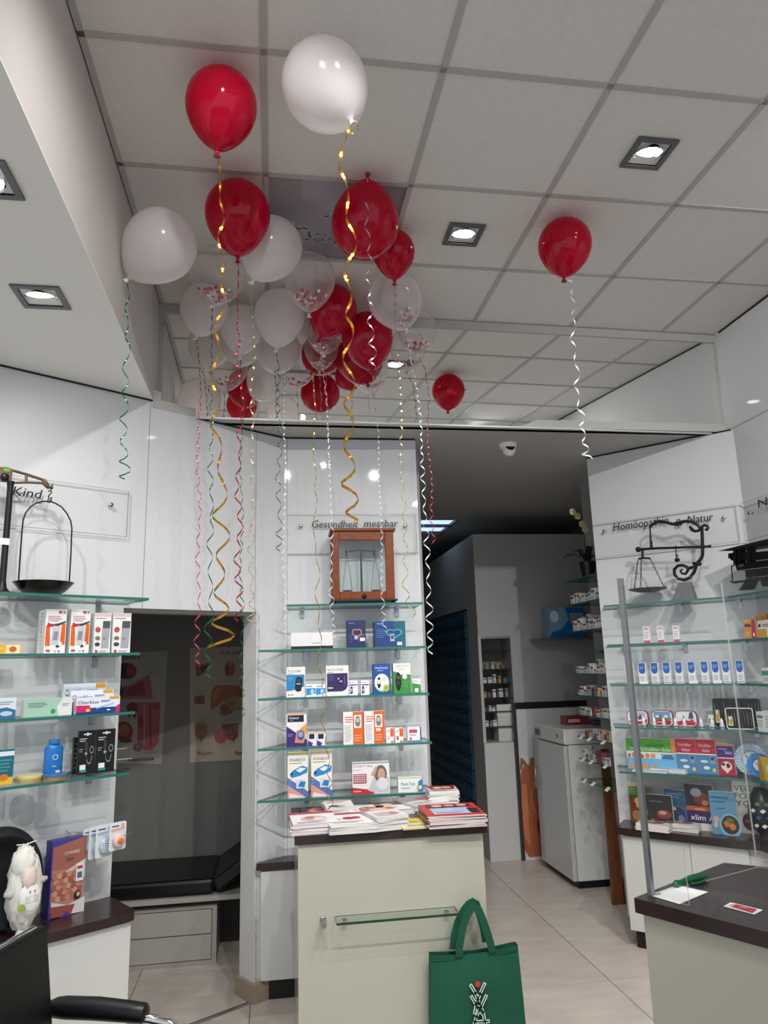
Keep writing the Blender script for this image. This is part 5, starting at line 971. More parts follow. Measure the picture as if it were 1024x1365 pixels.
tool_case(W2, 969, 1005, 944, 962, .2, 'smaller open black tool case with white edge in front of the larger one', '#e2e2e2')
prod('salt_box', 'white green printed box at right edge before the black tool cases', 'box', W3, 1010, 1019, 964, 949, r4, .23, .04, [('r', 0, 0, 1, 1, '#eceeea'), ('r', .1, .68, .9, .82, '#3f8a62'), ('l', .1, .2, .9, .6, 4, '#a8b0aa')])
prod('salt_box', 'white carton right of the green printed one at the picture edge', 'box', W3, 1020, 1034, 964, 948, r4, .23, .04, [('r', 0, 0, 1, 1, '#e8eae6'), ('l', .1, .2, .9, .8, 5, '#a8b0aa')])
lx, lz = W2.hit(948, 956, .13); t = thing('brochure_card', 'small upright card with yellow picture between tin and tool cases', 'card', tuple(W2.w(lx, -.13, r4)), W2.a)
b = MB(); b.box(-.014, .014, 0, .002, 0, .07, mat('#e6e4d8', .5)); b.build('card_sheet', t); b = MB(); design(b, .028, .07, [('r', .1, .3, .9, .7, '#3f7a44'), ('e', .5, .5, .25, .12, '#d8a83a')]); b.build('print', t)
# books on the salt shelf (fourth row of things)
gb = [('r', 0, 0, 1, 1, '#4f9a36'), ('r', 0, 0, 1, .55, '#6fb4dc'), ('r', 0, .54, 1, .58, '#eef2ea'), ('r', 0, .38, .62, .53, '#e9e4da'), ('t', .08, .62, .1, 'Schüßler-Salze', '#e6f0da', .95), ('l', .2, .74, .9, .84, 1, '#2f6a24'), ('e', .1, .44, .06, .06, '#c05038'), ('e', .25, .46, .06, .07, '#d88a4a'), ('e', .4, .46, .07, .07, '#e0a060'), ('p', [(.62, .4), (.95, .38), (.9, .52), (.7, .5)], '#4f6f9a'), ('e', .18, .12, .08, .1, '#e09a4a'), ('e', .4, .1, .07, .08, '#e08a4a'), ('r', .9, .58, 1, 1, '#d88a30')]
rb = [('r', 0, 0, 1, 1, '#b8263c'), ('r', 0, 0, 1, .56, '#4f86b4'), ('r', 0, .55, 1, .58, '#eeeeee'), ('t', .12, .78, .09, 'Schüßler', '#f2dfe2', .8), ('t', .3, .64, .08, 'Salze', '#f2dfe2', .7), ('r', .66, .3, .9, .52, '#8aa4ba'), ('r', .7, .4, .86, .5, '#2e4a6a'), ('e', .35, .36, .2, .04, '#cfe0ea'), ('e', .45, .18, .16, .05, '#e6eef2'), ('e', .82, .12, .08, .06, '#e9d23a')]
prod('salt_book', 'green and blue salts guide behind the front green book, further left', 'book', W2, 838, 872, 1027, 984, r5, .12, .02, gb, side='#e6e6e0')
prod('salt_book', 'green and blue salts guide standing in front on the lowest right shelf', 'book', W2, 853, 903, 1026, 985, r5, .155, .02, gb, side='#e6e6e0')
prod('salt_book', 'dark red and blue salts guide, left of two', 'book', W2, 904, 931, 1027, 985, r5, .15, .02, rb, side='#e6e6e0')
prod('salt_book', 'dark red and blue salts guide, right of two', 'book', W2, 931.5, 957.5, 1027, 986, r5, .15, .02, rb, side='#e6e6e0')
prod('salt_book', 'slim purple and crimson booklet beside the red guides', 'book', W2, 958.5, 981, 1027, 992, r5, .14, .015, [('r', 0, 0, 1, 1, '#a8243a'), ('r', 0, .56, 1, 1, '#4a2f74'), ('r', 0, .94, 1, 1, '#d87a3a'), ('r', 0, .53, 1, .56, '#e8e4ea'), ('t', .5, .68, .1, 'Salze', '#e6dcf0', .9), ('l', .1, .8, .8, .88, 1, '#b8a0d8'), ('e', .5, .28, .32, .16, '#e6d8d4'), ('e', .6, .3, .12, .08, '#5a2028'), ('e', .32, .34, .1, .05, '#3a1a20'), ('e', .5, .12, .1, .06, '#e6d8d4')], side='#e6e6e0')
def wheel(fr, cx_, cy_, r_px, dep, label, c0, c1, spokes, tilt):
    lx, lz = fr.hit(cx_, cy_, dep); R_ = abs(fr.hit(cx_+r_px, cy_, dep)[0]-lx); t = thing('picture_wheel', label, 'disc', tuple(fr.w(lx, -dep, r5)), fr.a)
    Q = Matrix.Translation((0, 0, .001)) @ Matrix.Rotation(radians(-6), 4, 'X') @ Matrix.Translation((0, 0, R_)); b = MB(); n = 36
    A = [(R_*cos(2*pi*i/n), -.001, R_*sin(2*pi*i/n)) for i in range(n)]; B_ = [(x, .002, z) for x, y, z in A]
    b.add(A+B_, [list(range(n)), list(range(n, 2*n))[::-1]]+[(i, (i+1) % n, (i+1) % n+n, i+n)[::-1] for i in range(n)], mat(c0, .4), Q); b.build('disc', t)
    b = MB(); m1 = mat(c1, .4)
    for i in range(spokes):
        a = 2*pi*i/spokes; b.add([(R_*.97*cos(a+e)*1, -.0015, R_*.97*sin(a+e)) for e in (-.035, .035)]+[(R_*.66*cos(a+e), -.0015, R_*.66*sin(a+e)) for e in (.035, -.035)], [(0, 1, 2, 3)], m1, Q)
    for rr_, yy, cc in ((.62, -.0018, c1), (.48, -.0021, '#dfe6ee')): b.add([(R_*rr_*cos(2*pi*i/24), yy, R_*rr_*sin(2*pi*i/24)) for i in range(24)], [list(range(24))], mat(cc, .4), Q)
    for k, (a, cc) in enumerate(((.5, '#c8343c'), (1.1, '#3f9a58'), (1.7, '#e9eef0'), (2.4, '#b84a3a'))): b.add([(R_*.1*cos(a+1.57)-R_*.3*cos(a)+.0, -.0024, R_*.1*sin(a+1.57)-R_*.3*sin(a)), (R_*.4*cos(a), -.0024, R_*.4*sin(a)), (R_*.4*cos(a+.25), -.0024, R_*.4*sin(a+.25))], [(0, 1, 2)], mat(cc, .4), Q)
    b.build('print', t)
wheel(W2, 1000, 1005, 22.5, .12, 'large pale blue printed disc behind the blue wheel', '#c2d0de', '#8fa6c0', 30, 0)
wheel(W2, 1011, 1011, 17, .17, 'smaller bright blue printed wheel in front of pale disc', '#2c84cc', '#1f6ab0', 0, 0)
prod('leaflet', 'yellow upright leaflet at right edge before the blue wheel', 'leaflet', W3, 1013, 1032, 1034, 1010, r5, .2, .01, [('r', 0, 0, 1, 1, '#d8b83a'), ('p', [(0, 0), (.4, 0), (.2, 1), (0, 1)], '#b88a20'), ('e', .7, .5, .2, .2, '#e6e0b8')], '#d8c050')
# flat and upright books / magazines
def stack(name, label_top, label_low, cat, fr, px, py, zs, w, d, n, th, rot, cover, cols, group, low_group, dep=None):
    """loose stack: every booklet its own object"""
    c = atz(px, py, zs); root = None
    for i in range(n):
        top = i == n-1; ll = '%s copy from the top, %s' % ((ORD+['thirteenth'])[n-1-i], label_low)
        t = thing(name, label_top if top else ll, cat, (c.x+random.uniform(-.003, .003)*(n > 1), c.y+random.uniform(-.003, .003)*(n > 1), zs+i*(th+.0004)), radians(rot+(random.uniform(-3, 3) if n > 1 else 0)), group if top else low_group)
        b = MB(); b.box(-w/2, w/2, -d/2, d/2, .0004, th-.0006, mat('#e9e7e2', .6)); b.build('pages', t)
        b = MB(); cm = mat(cols[i % len(cols)], .35); b.box(-w/2-.0008, w/2+.0008, -d/2-.0008, d/2+.0008, th-.0006, th, cm); b.box(-w/2-.0008, w/2+.0008, -d/2-.0008, d/2+.0008, 0, .0004, cm); b.box(-w/2-.0012, -w/2, -d/2, d/2, 0, th, cm); cv_ = b.build('cover', t)
        if top:
            b = MB(); Q = Matrix.Translation((0, -d/2, th)) @ Matrix.Rotation(radians(-90), 4, 'X'); design(b, w, d, cover, Q); b.build('print', cv_)
STK = [
 ('magazine', 'dark magazine with face photo at back left of magazine counter', 425, 1083, .17, .20, 2, .004, 2, [('r', 0, 0, 1, 1, '#2a1c1c'), ('e', .45, .55, .26, .3, '#a8644a'), ('e', .38, .5, .14, .2, '#c98a68'), ('e', .6, .6, .2, .2, '#6f3424'), ('l', .1, .05, .6, .15, 1, '#8a3030')], ['#231818']),
 ('magazine', 'white brochure with flower photo at the back, under the gold ribbon end', 451, 1082, .14, .20, 8, .0042, 3, [('r', 0, 0, 1, 1, '#ece8e6'), ('e', .4, .2, .3, .14, '#4a4048'), ('e', .55, .22, .14, .08, '#d8b8b8'), ('l', .1, .6, .8, .8, 2, '#9a9aa0'), ('p', [(0, .9), (1, .9), (1, 1), (0, 1)], '#c86a70')], ['#dedcda']),
 ('magazine', 'white brochure with dark figure photo, middle of the back row', 488, 1083, .17, .19, 3, .006, -6, [('r', 0, 0, 1, 1, '#e4e4e2'), ('e', .5, .4, .22, .28, '#4a4a4e'), ('e', .42, .45, .1, .16, '#a08a7c'), ('e', .65, .5, .12, .16, '#7a6a64'), ('l', .1, .85, .8, .95, 1, '#8a8a8a')], ['#d6d6d4']),
 ('magazine', 'white brochure with brown photo strip at back of the counter', 524, 1081, .16, .20, 3, .006, 5, [('r', 0, 0, 1, 1, '#ecebe8'), ('r', 0, .72, 1, 1, '#8a5a48'), ('e', .4, .85, .2, .12, '#d8c0a8'), ('r', 0, .0, 1, .1, '#c8a8c0'), ('l', .1, .3, .7, .5, 2, '#aaaaaa')], ['#dcdad8']),
 ('magazine', 'stack of white magazines with magenta band at front left', 417, 1104, .20, .26, 9, .0045, 1, [('r', 0, 0, 1, 1, '#efecec'), ('r', 0, .82, 1, 1, '#b81f48'), ('e', .5, .42, .3, .22, '#d8b8a8'), ('e', .42, .5, .12, .12, '#b87a68'), ('e', .62, .36, .14, .1, '#e9e4e4'), ('l', .1, .06, .8, .18, 2, '#9a9aa4')], ['#e6e2e2', '#d8d6d6', '#c04060']),
 ('magazine', 'stack of white magazines with red heart picture, second in front row', 467, 1103, .21, .25, 8, .0045, 3, [('r', 0, 0, 1, 1, '#f0eeee'), ('r', 0, .84, 1, 1, '#c02a44'), ('e', .48, .5, .14, .12, '#b8283a'), ('e', .62, .52, .12, .1, '#b8283a'), ('l', .08, .1, .8, .26, 2, '#a4a4aa'), ('r', .08, .4, .3, .5, '#e0b4b8')], ['#e6e2e2', '#dadada', '#d8c8ca']),
 ('magazine', 'thick stack of white brochures with orange cover print in front row centre', 512, 1100, .15, .22, 11, .0047, 14, [('r', 0, 0, 1, 1, '#eae4e0'), ('r', 0, .72, 1, 1, '#c86a4a'), ('e', .5, .84, .3, .1, '#e6c8b8'), ('l', .1, .1, .8, .5, 4, '#b8a0a0'), ('e', .7, .3, .16, .12, '#c88a80')], ['#e2dedc', '#cfcac8']),
 ('magazine', 'thin yellow brochure with round emblem, right of centre', 554, 1099, .17, .19, 2, .003, 8, [('r', 0, 0, 1, 1, '#f0e9c0'), ('r', 0, .45, 1, 1, '#e2cb2e'), ('e', .45, .62, .16, .14, '#c8a020'), ('l', .1, .1, .8, .35, 3, '#a8a484')], ['#e2cb2e']),
 ('magazine', 'white and grey magazine fan at the back right', 561, 1075, .20, .24, 5, .006, 16, [('r', 0, 0, 1, 1, '#d8d4d2'), ('p', [(0, .4), (.6, .5), (1, .35), (1, 1), (0, 1)], '#8a8a8e'), ('e', .6, .6, .2, .16, '#b84a4a'), ('l', .1, .1, .7, .3, 2, '#a0a0a0')], ['#dad6d4', '#c4c0be']),
 ('magazine', 'tall stack of booklets with red face covers at back right corner', 590, 1072, .15, .17, 12, .006, -6, [('r', 0, 0, 1, 1, '#d8cccc'), ('p', [(.1, .3), (.9, .3), (1, 1), (0, 1)], '#8a2a30'), ('e', .35, .6, .16, .18, '#e0c0b4'), ('e', .66, .62, .16, .18, '#d8a898'), ('l', .1, .06, .8, .2, 2, '#b86a70')], ['#e4e0de', '#d6d2d0']),
 ('magazine', 'large stack of magazines with red border and pale blue cover at front right', 602, 1095, .26, .27, 9, .0055, -2, [('r', 0, 0, 1, 1, '#c8382e'), ('r', .14, .12, .8, .62, '#a9c2e0'), ('t', .2, .38, .12, 'PLUS', '#e9e4ee', .5), ('l', .2, .18, .7, .3, 2, '#d86a7a'), ('r', .1, .66, .9, .92, '#5a2a30'), ('e', .3, .8, .1, .1, '#d8b4a8'), ('e', .52, .8, .1, .1, '#c89a88'), ('e', .74, .8, .1, .1, '#c8a898'), ('r', .78, .15, .95, .5, '#33282c')], ['#c84a3e', '#7a4a44', '#5a3a38', '#b8a8a0']),
]
for (nm_, lab, px, py, w_, d_, n, th_, rot, cov, cols) in STK:
    stack(nm_, lab, 'magazine lower down in the pile whose top is: '+lab.replace('stack of ', '').replace('thick ', '').replace('tall ', '')[:70] if False else ('under the '+' '.join(lab.split()[:9])), 'magazine', None, px, py, .951, w_, d_, n, th_, rot, cov, cols, 'magazines on the counter', 'lower copies under '+' '.join(lab.split()[:6]))
# right worktop: upright books and flat stacks
bk_ = .666
def ubook(label, xl, xr, yb, yt, dep, th, el, body='#e6e4de', fr=W2, rot=0): return prod('book', label, 'book', fr, xl, xr, yb, yt, bk_, dep, th, el, body, rot=rot)
ubook('brown and green cookbook with kiwi slices at left end of the right worktop', 842, 871, 1098, 1048, .06, .02, [('r', 0, 0, 1, 1, '#6a4a32'), ('r', 0, .75, 1, 1, '#5d8a3c'), ('r', 0, .97, 1, 1, '#d8803a'), ('l', .05, .8, .9, .95, 2, '#7aa858'), ('e', .75, .3, .16, .12, '#6a8a3a'), ('e', .75, .3, .07, .05, '#c8c89a'), ('e', .42, .55, .2, .14, '#d8b870'), ('e', .3, .2, .22, .14, '#a8784a'), ('e', .2, .45, .12, .12, '#8a2f2a'), ('e', .55, .1, .16, .08, '#c87a4a')])
ubook('dark grey cookbook with chocolate photo behind the left booklet stack', 866, 899, 1101, 1060, .13, .02, [('r', 0, 0, 1, 1, '#35353a'), ('e', .65, .42, .3, .14, '#8a4a3e'), ('e', .6, .46, .16, .06, '#c89a88'), ('e', .4, .25, .25, .08, '#5a2f2a'), ('t', .1, .12, .12, 'Detox', '#c8c4c2', .8), ('r', .02, .03, .95, .06, '#c8c4c2'), ('l', .1, .75, .8, .85, 1, '#6a6a70')])
ubook('blue grey book with mussel photo on the right worktop', 890, 918, 1098, 1053, .09, .02, [('r', 0, 0, 1, 1, '#3f5f7c'), ('e', .5, .35, .4, .2, '#2a3f5a'), ('e', .4, .5, .1, .05, '#c8b060'), ('l', .1, .78, .9, .92, 2, '#6a8fac'), ('e', .7, .25, .14, .1, '#6a7f94')])
ubook('purple and orange slimming book between mussel book and salad cookbook', 918, 955, 1100, 1046, .09, .025, [('r', 0, 0, 1, 1, '#3c2a5e'), ('r', 0, .42, 1, 1, '#3a3238'), ('r', 0, .42, 1, .52, '#b8603a'), ('e', .6, .68, .3, .14, '#7a3f34'), ('e', .4, .82, .2, .1, '#8a94a4'), ('e', .7, .6, .12, .06, '#c87a5a'), ('t', .12, .22, .12, 'xlim A', '#eceaf0', .98), ('l', .3, .44, .8, .48, 1, '#e8c8a8')])
ubook('light blue cookbook with salad photo leaning before the white book', 950, 984, 1103, 1056, .14, .02, [('r', 0, 0, 1, 1, '#5f93b4'), ('l', .08, .72, .8, .92, 2, '#3f6a8c'), ('l', .2, .58, .7, .64, 1, '#3f6a8c'), ('e', .72, .22, .42, .28, '#8ab4cc'), ('e', .72, .24, .34, .22, '#3a3226'), ('e', .6, .26, .12, .08, '#c8702e'), ('e', .8, .2, .12, .08, '#d8803a'), ('e', .72, .34, .14, .06, '#5a7a34'), ('e', .2, .35, .12, .08, '#c8a898'), ('e', .16, .22, .08, .07, '#d8b8a0')], rot=4)
ubook('large pale cookbook with bold capitals and dark red circle at wall corner', 981, 1020, 1098, 1040, .05, .03, [('r', 0, 0, 1, 1, '#c9c9c2'), ('t', .08, .78, .11, 'VEGA', '#3a3a3c', .9), ('t', .08, .64, .11, 'FOR', '#3a3a3c', .72), ('t', .08, .50, .11, 'YOU', '#3a3a3c', .9), ('e', .5, .22, .25, .16, '#5f1f2e'), ('l', .36, .2, .64, .26, 2, '#b89aa0'), ('r', 0, 0, .03, 1, '#b0b0a8')], '#c9c9c2')
for n_, (px, w_) in enumerate(((874, .19), (912, .19), (951, .20))):
    stack('book', 'pink white booklet topping the %s flat pile on the right worktop' % ('left', 'middle', 'right')[n_], 'booklet in the %s flat pile on the right worktop' % ('left', 'middle', 'right')[n_], 'book', None, px, 1106, bk_, w_, .11, 4, .0095, -45.3,
          [('r', 0, 0, 1, 1, '#d8ccc8'), ('e', .5, .5, .3, .3, '#8a4a44'), ('e', .4, .6, .1, .16, '#c8a49a'), ('r', 0, .85, 1, 1, '#4a4a50')], ['#d8ccc8', '#cbbcb8'], 'flat piled booklets on the right worktop', 'booklets lower in the %s right worktop pile' % ('left', 'middle', 'right')[n_])
for n_, (px, w_, lab) in enumerate(((868, .2, 'thin curled blue booklet lying before the green guides'), (893, .2, 'flat booklet stack with pale blue edge under the red guides'), (932, .16, 'pale blue booklet lying below the right red guide'), (966, .14, 'white booklet lying before the purple booklet'))):
    stack('booklet', lab, 'under the '+' '.join(lab.split()[:9]), 'booklet', None, px, 1029, r5+.0005, w_, .07, 2+n_ % 3, .006, -45.3, [('r', 0, 0, 1, 1, ('#9ab8c8', '#c8d4d8', '#8aa8cc', '#d8d8d8')[n_]), ('e', .5, .5, .3, .3, '#e0e6ea'), ('l', .1, .2, .8, .5, 2, '#7a94a8')], ['#c8d0d4'], 'booklets lying on the lowest right shelf', 'lower copies on the lowest right shelf')
# patterned lantern at the right edge
c = W3.hit(1022, 1115, .14); t = thing('lantern', 'dark blue white patterned egg shaped lantern at the right edge', 'lantern', tuple(W3.w(c[0], -.14, bk_)), W3.a)
b = MB(); prf = [(.0001, 0), (.035, 0), (.03, .012), (.05, .04), (.072, .09), (.08, .14), (.072, .19), (.05, .235), (.028, .26), (.025, .262)]; b.lathe(prf, mat('#2b2a30', .3), 28); b.build('globe', t, smooth=60)
b = MB()
for j, (r_, z) in enumerate([(.0655, .07), (.079, .115), (.081, .15), (.074, .185)]):
    for i in range(10):
        a = 2*pi*(i+.5*(j % 2))/10; n_ = Vector((cos(a), sin(a), 0)); u_ = Vector((-sin(a), cos(a), 0)); c_ = n_*(r_+.0015)+Vector((0, 0, z))
        b.add([c_+u_*.016+Vector((0, 0, .002)), c_+Vector((0, 0, .012)), c_-u_*.016+Vector((0, 0, -.002)), c_+Vector((0, 0, -.012))], [(0, 1, 2, 3)], mat(('#e4e6ea', '#3a5f9a', '#e4e6ea', '#6a8a5a')[j], .4))
b.build('pattern', t)

# ---- things on the left worktop ----
zw = .66
lx, lz = W1.hit(2, 1175, .17); ztop = W1.hit(25, 1102, .17)[1]; xr_ = W1.hit(61, 1170, .17)[0]
t = thing('cushion', 'large black round padded cushion standing behind the white plush sheep', 'cushion', tuple(W1.w(lx, -.13, zw)), W1.a)
Rr = (ztop-zw)/2; Rx = xr_-lx
b = MB(); Q = Matrix.Translation((0, .02, Rr)) @ Matrix.Diagonal((Rx/Rr, 1, 1, 1)) @ Matrix.Rotation(radians(90), 4, 'X')
b.lathe([(.0001, -.02), (Rr*.55, -.02), (Rr*.7, -.035), (Rr*.86, -.045), (Rr*.97, -.030), (Rr, 0), (Rr*.97, .035), (Rr*.86, .055), (Rr*.7, .045), (Rr*.58, .02), (Rr*.3, .015), (.0001, .015)], mat('#0b0b0d', .7, bump=.4, bscale=90), 40, Q); b.build('padded_body', t, smooth=60)
b = MB(); b.slab([(-.10, .02), (.03, .02), (.035, .10), (-.02, .14), (-.10, .13)], -.052, -.046, mat('#1c2430', .5)); b.box(-.09, -.03, -.054, -.052, .07, .10, mat('#2c8a3a', .5)); b.build('side_patch', t)
# plush sheep
dSh = .235; cx_, cz_ = W1.hit(32, 1184, dSh); zt_ = W1.hit(32, 1130, dSh)[1]; Hs = zt_-zw; hw = (W1.hit(53, 1184, dSh)[0]-W1.hit(8, 1184, dSh)[0])/2
t = thing('plush_sheep', 'white fluffy plush sheep with grey ears on the left worktop', 'plush toy', tuple(W1.w(cx_, -dSh+.0, zw)), W1.a+radians(3))
def fleece(b, c, r, m, amp, n=26, M=None):
    vs = []; fs = []; h = n//2; rnd = random.Random(3)
    for i in range(h+1):
        th_ = pi*i/h
        for k in range(n):
            ph = 2*pi*k/n; a_ = 1+amp*(rnd.random()-.5)*(0 < i < h)+amp*.6*sin(7*ph+3*th_)*sin(9*th_)*(0 < i < h)
            vs.append((c[0]+r[0]*sin(th_)*cos(ph)*a_, c[1]+r[1]*sin(th_)*sin(ph)*a_, c[2]-r[2]*cos(th_)*a_))
    for i in range(h):
        for k in range(n): fs.append((i*n+k, i*n+(k+1) % n, (i+1)*n+(k+1) % n, (i+1)*n+k))
    b.add(vs, fs, m, M)
FL = mat('#f0ece2', .95, bump=1, bscale=220, sss=.2); FL2 = mat('#f4f2ee', .8, bump=.4, bscale=200)
b = MB(); fleece(b, (0, 0, Hs*.52), (hw, .055, Hs*.47), FL, .16, 36); fleece(b, (-hw*.15, -.005, Hs*.80), (hw*.72, .05, Hs*.22), FL, .16, 30); b.build('fleece_body', t, smooth=180)
b = MB(); Q = Matrix.Translation((hw*.10, -.050, Hs*.44)) @ Matrix.Rotation(radians(-4), 4, 'Y'); b.ell((0, 0, 0), (hw*.66, .022, Hs*.20), FL2, 20, Q); b.build('face', t, smooth=180)
b = MB(); fleece(b, (0, -.048, Hs*.67), (hw*.48, .022, Hs*.13), mat('#ecd9d0', .95, bump=1, bscale=200), .22, 22); b.build('fringe', t, smooth=180)
for sx, tl_ in ((-1, .2), (1, -.35)):
    b = MB(); p = Vector((sx*hw*.98, -.02, Hs*(.50 if sx < 0 else .60))); b.tube([p-Vector((sx*.035, 0, 0)), p, p+Vector((sx*.018, 0, .004))], [.010, .014, .007], mat('#b9b7b2', .9), 10); b.build('ear', t, smooth=180)
for x in (-.02, .022):
    b = MB(); b.ell((x+.006, -.035, .014), (.017, .03, .014), mat('#dcd8cf', .9), 12); b.build('foot', t, smooth=180)
b = MB(); dk = mat('#3c3c40', .6)
for x in (-.008, .010): b.ell((hw*.1+x, -.073, Hs*.53), (.0022, .002, .005), dk, 8)
b.build('eyes', t, smooth=180)
b = MB(); b.tube([(hw*.1+.022*cos(a), -.072+.002*abs(cos(a)), Hs*.36+.016*sin(a)) for a in [pi+pi*k/8 for k in range(9)]], .0011, mat('#9a9a9c', .6), 5)
for k in range(4): b.tube([(hw*.1-.024, -.071, Hs*(.47-.022*k)), (hw*.1+.026, -.071, Hs*(.48-.022*k))], .0007, mat('#8f8f94', .6), 4)
b.build('embroidery', t, smooth=60)
b = MB(); b.lathe([(.0001, .002), (.014, .001), (.0145, -.001)], mat('#9ab43c', .5), 18, Matrix.Translation((-hw*.42, -.066, Hs*.36)) @ Matrix.Rotation(radians(90), 4, 'X')); b.build('green_sticker', t)
b = MB(); b.tube([(0, -.0, Hs*.97), (-.004, 0, Hs*1.03), (.004, 0, Hs*1.05), (0, 0, Hs*.99)], .0025, WHITE, 6); b.tube([(-.04, 0, Hs*1.045), (0, 0, Hs*1.035), (.035, 0, Hs*1.06)], .0022, WHITE, 6); b.build('hanging_loop', t, smooth=60)
# nut pillow box
prod('cushion_box', 'purple edged box with brown cherry stones photo on the left worktop', 'box', W1, 64, 112, 1203, 1119, zw, .12, .055,
     [('r', 0, 0, 1, 1, '#4a3f9a'), ('p', [(.04, .08), (1, .02), (1, 1), (.04, .92)], '#b88a78'), ('p', [(.04, .62), (1, .58), (1, 1), (.04, .92)], '#a8685a'), ('p', [(.3, .55), (1, .7), (1, .45), (.04, .5)], '#d8cfc8')]+
     [('e', .1+.14*(i % 6)+.05*(i//6 % 2), .24+.075*(i//6), .078, .042, ('#b87460', '#c88a74', '#a8604e', '#d09a84')[(i*7+i//6) % 4]) for i in range(30)]+
     [('p', [(.04, .03), (1, .0), (1, .2), (.5, .14), (.04, .22)], '#ddd6d2'), ('p', [(.04, .02), (.62, .0), (.72, .13), (.04, .16)], '#9a5048'), ('p', [(.3, 0), (.6, 0), (.5, .06)], '#4a3f9a'), ('e', .78, .24, .1, .06, '#3a2420'), ('e', .8, .25, .05, .03, '#d8b09a'), ('t', .34, .8, .045, 'SCHWERE', '#e8d8cc', .78), ('l', .4, .72, .7, .76, 1, '#54403c'), ('r', .70, .42, .92, .66, '#ece8e6'), ('r', .73, .58, .89, .62, '#c82c3a'), ('r', .74, .46, .88, .54, '#5a6a8c')], '#33287a', side='#3a2f8c', rot=6)
# pacifier packs on a wire hook
hx, hz = W1.hit(118, 1122, .09)
t = thing('display_hook', 'thin wire hook on the left wall carrying dummy packs', 'hook', tuple(W1.w(hx, 0, 0)), W1.a)
ez = W1.hit(130, 1108, .05)[1]; b = MB(); b.tube([(-.02, -.002, ez), (.0, -.06, ez), (.10, -.26, ez+.004), (.115, -.275, ez+.016)], .002, STEEL, 6); b.tube([(-.05, -.002, ez+.0), (-.12, -.14, ez+.045)], .0016, STEEL, 6); b.build('wire', t, smooth=60); b = MB(); b.box(-.07, .0, -.003, -.0005, ez-.012, ez+.012, ACRYL); b.build('wall_clip', t)
for k, (xl, xr, yt, yb, dep, lab, acc_) in enumerate([(111, 128, 1104, 1140, .10, 'dummy pack hanging rearmost on the wire hook, half hidden', '#8fb0cc'), (119, 140, 1101, 1142, .14, 'dummy pack with blue printed card, second on the hook', '#8fb0cc'), (128, 150, 1099, 1140, .18, 'dummy pack with clear ribbed shell, third on the hook', '#a8bccc'), (146, 168, 1096, 1131, .24, 'pink and pale blue dummy pack with orange button, foremost on the hook', '#e8a898')]):
    x0, z1 = W1.hit(xl, yt, dep); x1, z0 = W1.hit(xr, yb, dep); w_ = x1-x0; h_ = z1-z0
    t = thing('dummy_pack', lab, 'pack', tuple(W1.w((x0+x1)/2, -dep, z0)), W1.a+radians(8))
    b = MB(); b.slab(rrect(w_, h_*.96, .01), 0, .002, mat('#e4e8ec', .35)); b.build('card', t)
    b = MB(); b.slab([(x*.86, z*.62+h_*.05) for x, z in rrect(w_, h_, .016)], -.024, -.001, ACRYL); b.build('clear_shell', t, bevel=.006)
    b = MB(); c_ = Vector((0, -.012, h_*.34))
    if k == 3: b.ell(c_, (w_*.36, .012, h_*.25), mat('#e9c8c0', .4), 16); b.ell(c_+Vector((.0, -.012, 0)), (w_*.16, .006, w_*.16), mat('#e8702a', .4), 14)
    else:
        b.ell(c_, (w_*.34, .011, h_*.24), mat('#c6d6e2', .3), 16)
        for j in range(5): b.tube([(c_.x-w_*.26, c_.y-.010, c_.z+h_*(-.14+.065*j)), (c_.x, c_.y-.0135, c_.z+h_*(-.15+.065*j)), (c_.x+w_*.28, c_.y-.010, c_.z+h_*(-.13+.065*j))], .0022, mat('#f2f4f6', .3), 6)
    b.build('dummy', t, smooth=60)
    b = MB(); design(b, w_, h_, [('l', .12, .78, .7, .88, 1, '#3a4a5c'), ('p', [(.1, .66), (.9, .7), (.92, .76), (.1, .74)], acc_), ('e', .78, .84, .1, .06, acc_)]); b.build('print', t)

# ================================================================== BALLOONS
GOLD = mat('#b8872a', .25, metal=.85); SILV = mat('#cfd0d6', .2, metal=.85); GREEN = mat('#12664a', .22, metal=.55); REDR = mat('#a3142c', .22, metal=.55); WHR = mat('#dcdce2', .25, metal=.25); ROSE = mat('#c9505c', .22, metal=.5); PALEG = mat('#cdb87e', .22, metal=.75)
CONF = [mat('#b32638', .5), mat('#8c1a2c', .5), mat('#e9c9cc', .5), mat('#f2efee', .5)]
def balloon_mesh(R, m, n=36):
    b = MB(); prof = []
    for i in range(0, 25):
        th_ = pi*i/24; c_ = cos(th_)
        z = R*c_*(1.06 if c_ > 0 else 1.06+.17*(-c_)**2.2); r = R*sin(th_)**(1 if c_ > 0 else 1.0)*(1+.04*c_)*(1-(.10*(-c_)**3 if c_ < 0 else 0))
        if i == 24: break
        prof.append((max(r, .0001), z))
    zb = -R*1.23; prof += [(.011, zb-.002), (.006, zb-.008)]
    b.lathe(prof, m, n); return b, zb-.008
def axis_frame(ax):
    z = -ax.normalized(); x = Vector((1, 0, 0)); x = (x-z*x.dot(z)).normalized(); y = z.cross(x)
    return Matrix(((x.x, y.x, z.x, 0), (x.y, y.y, z.y, 0), (x.z, y.z, z.z, 0), (0, 0, 0, 1)))
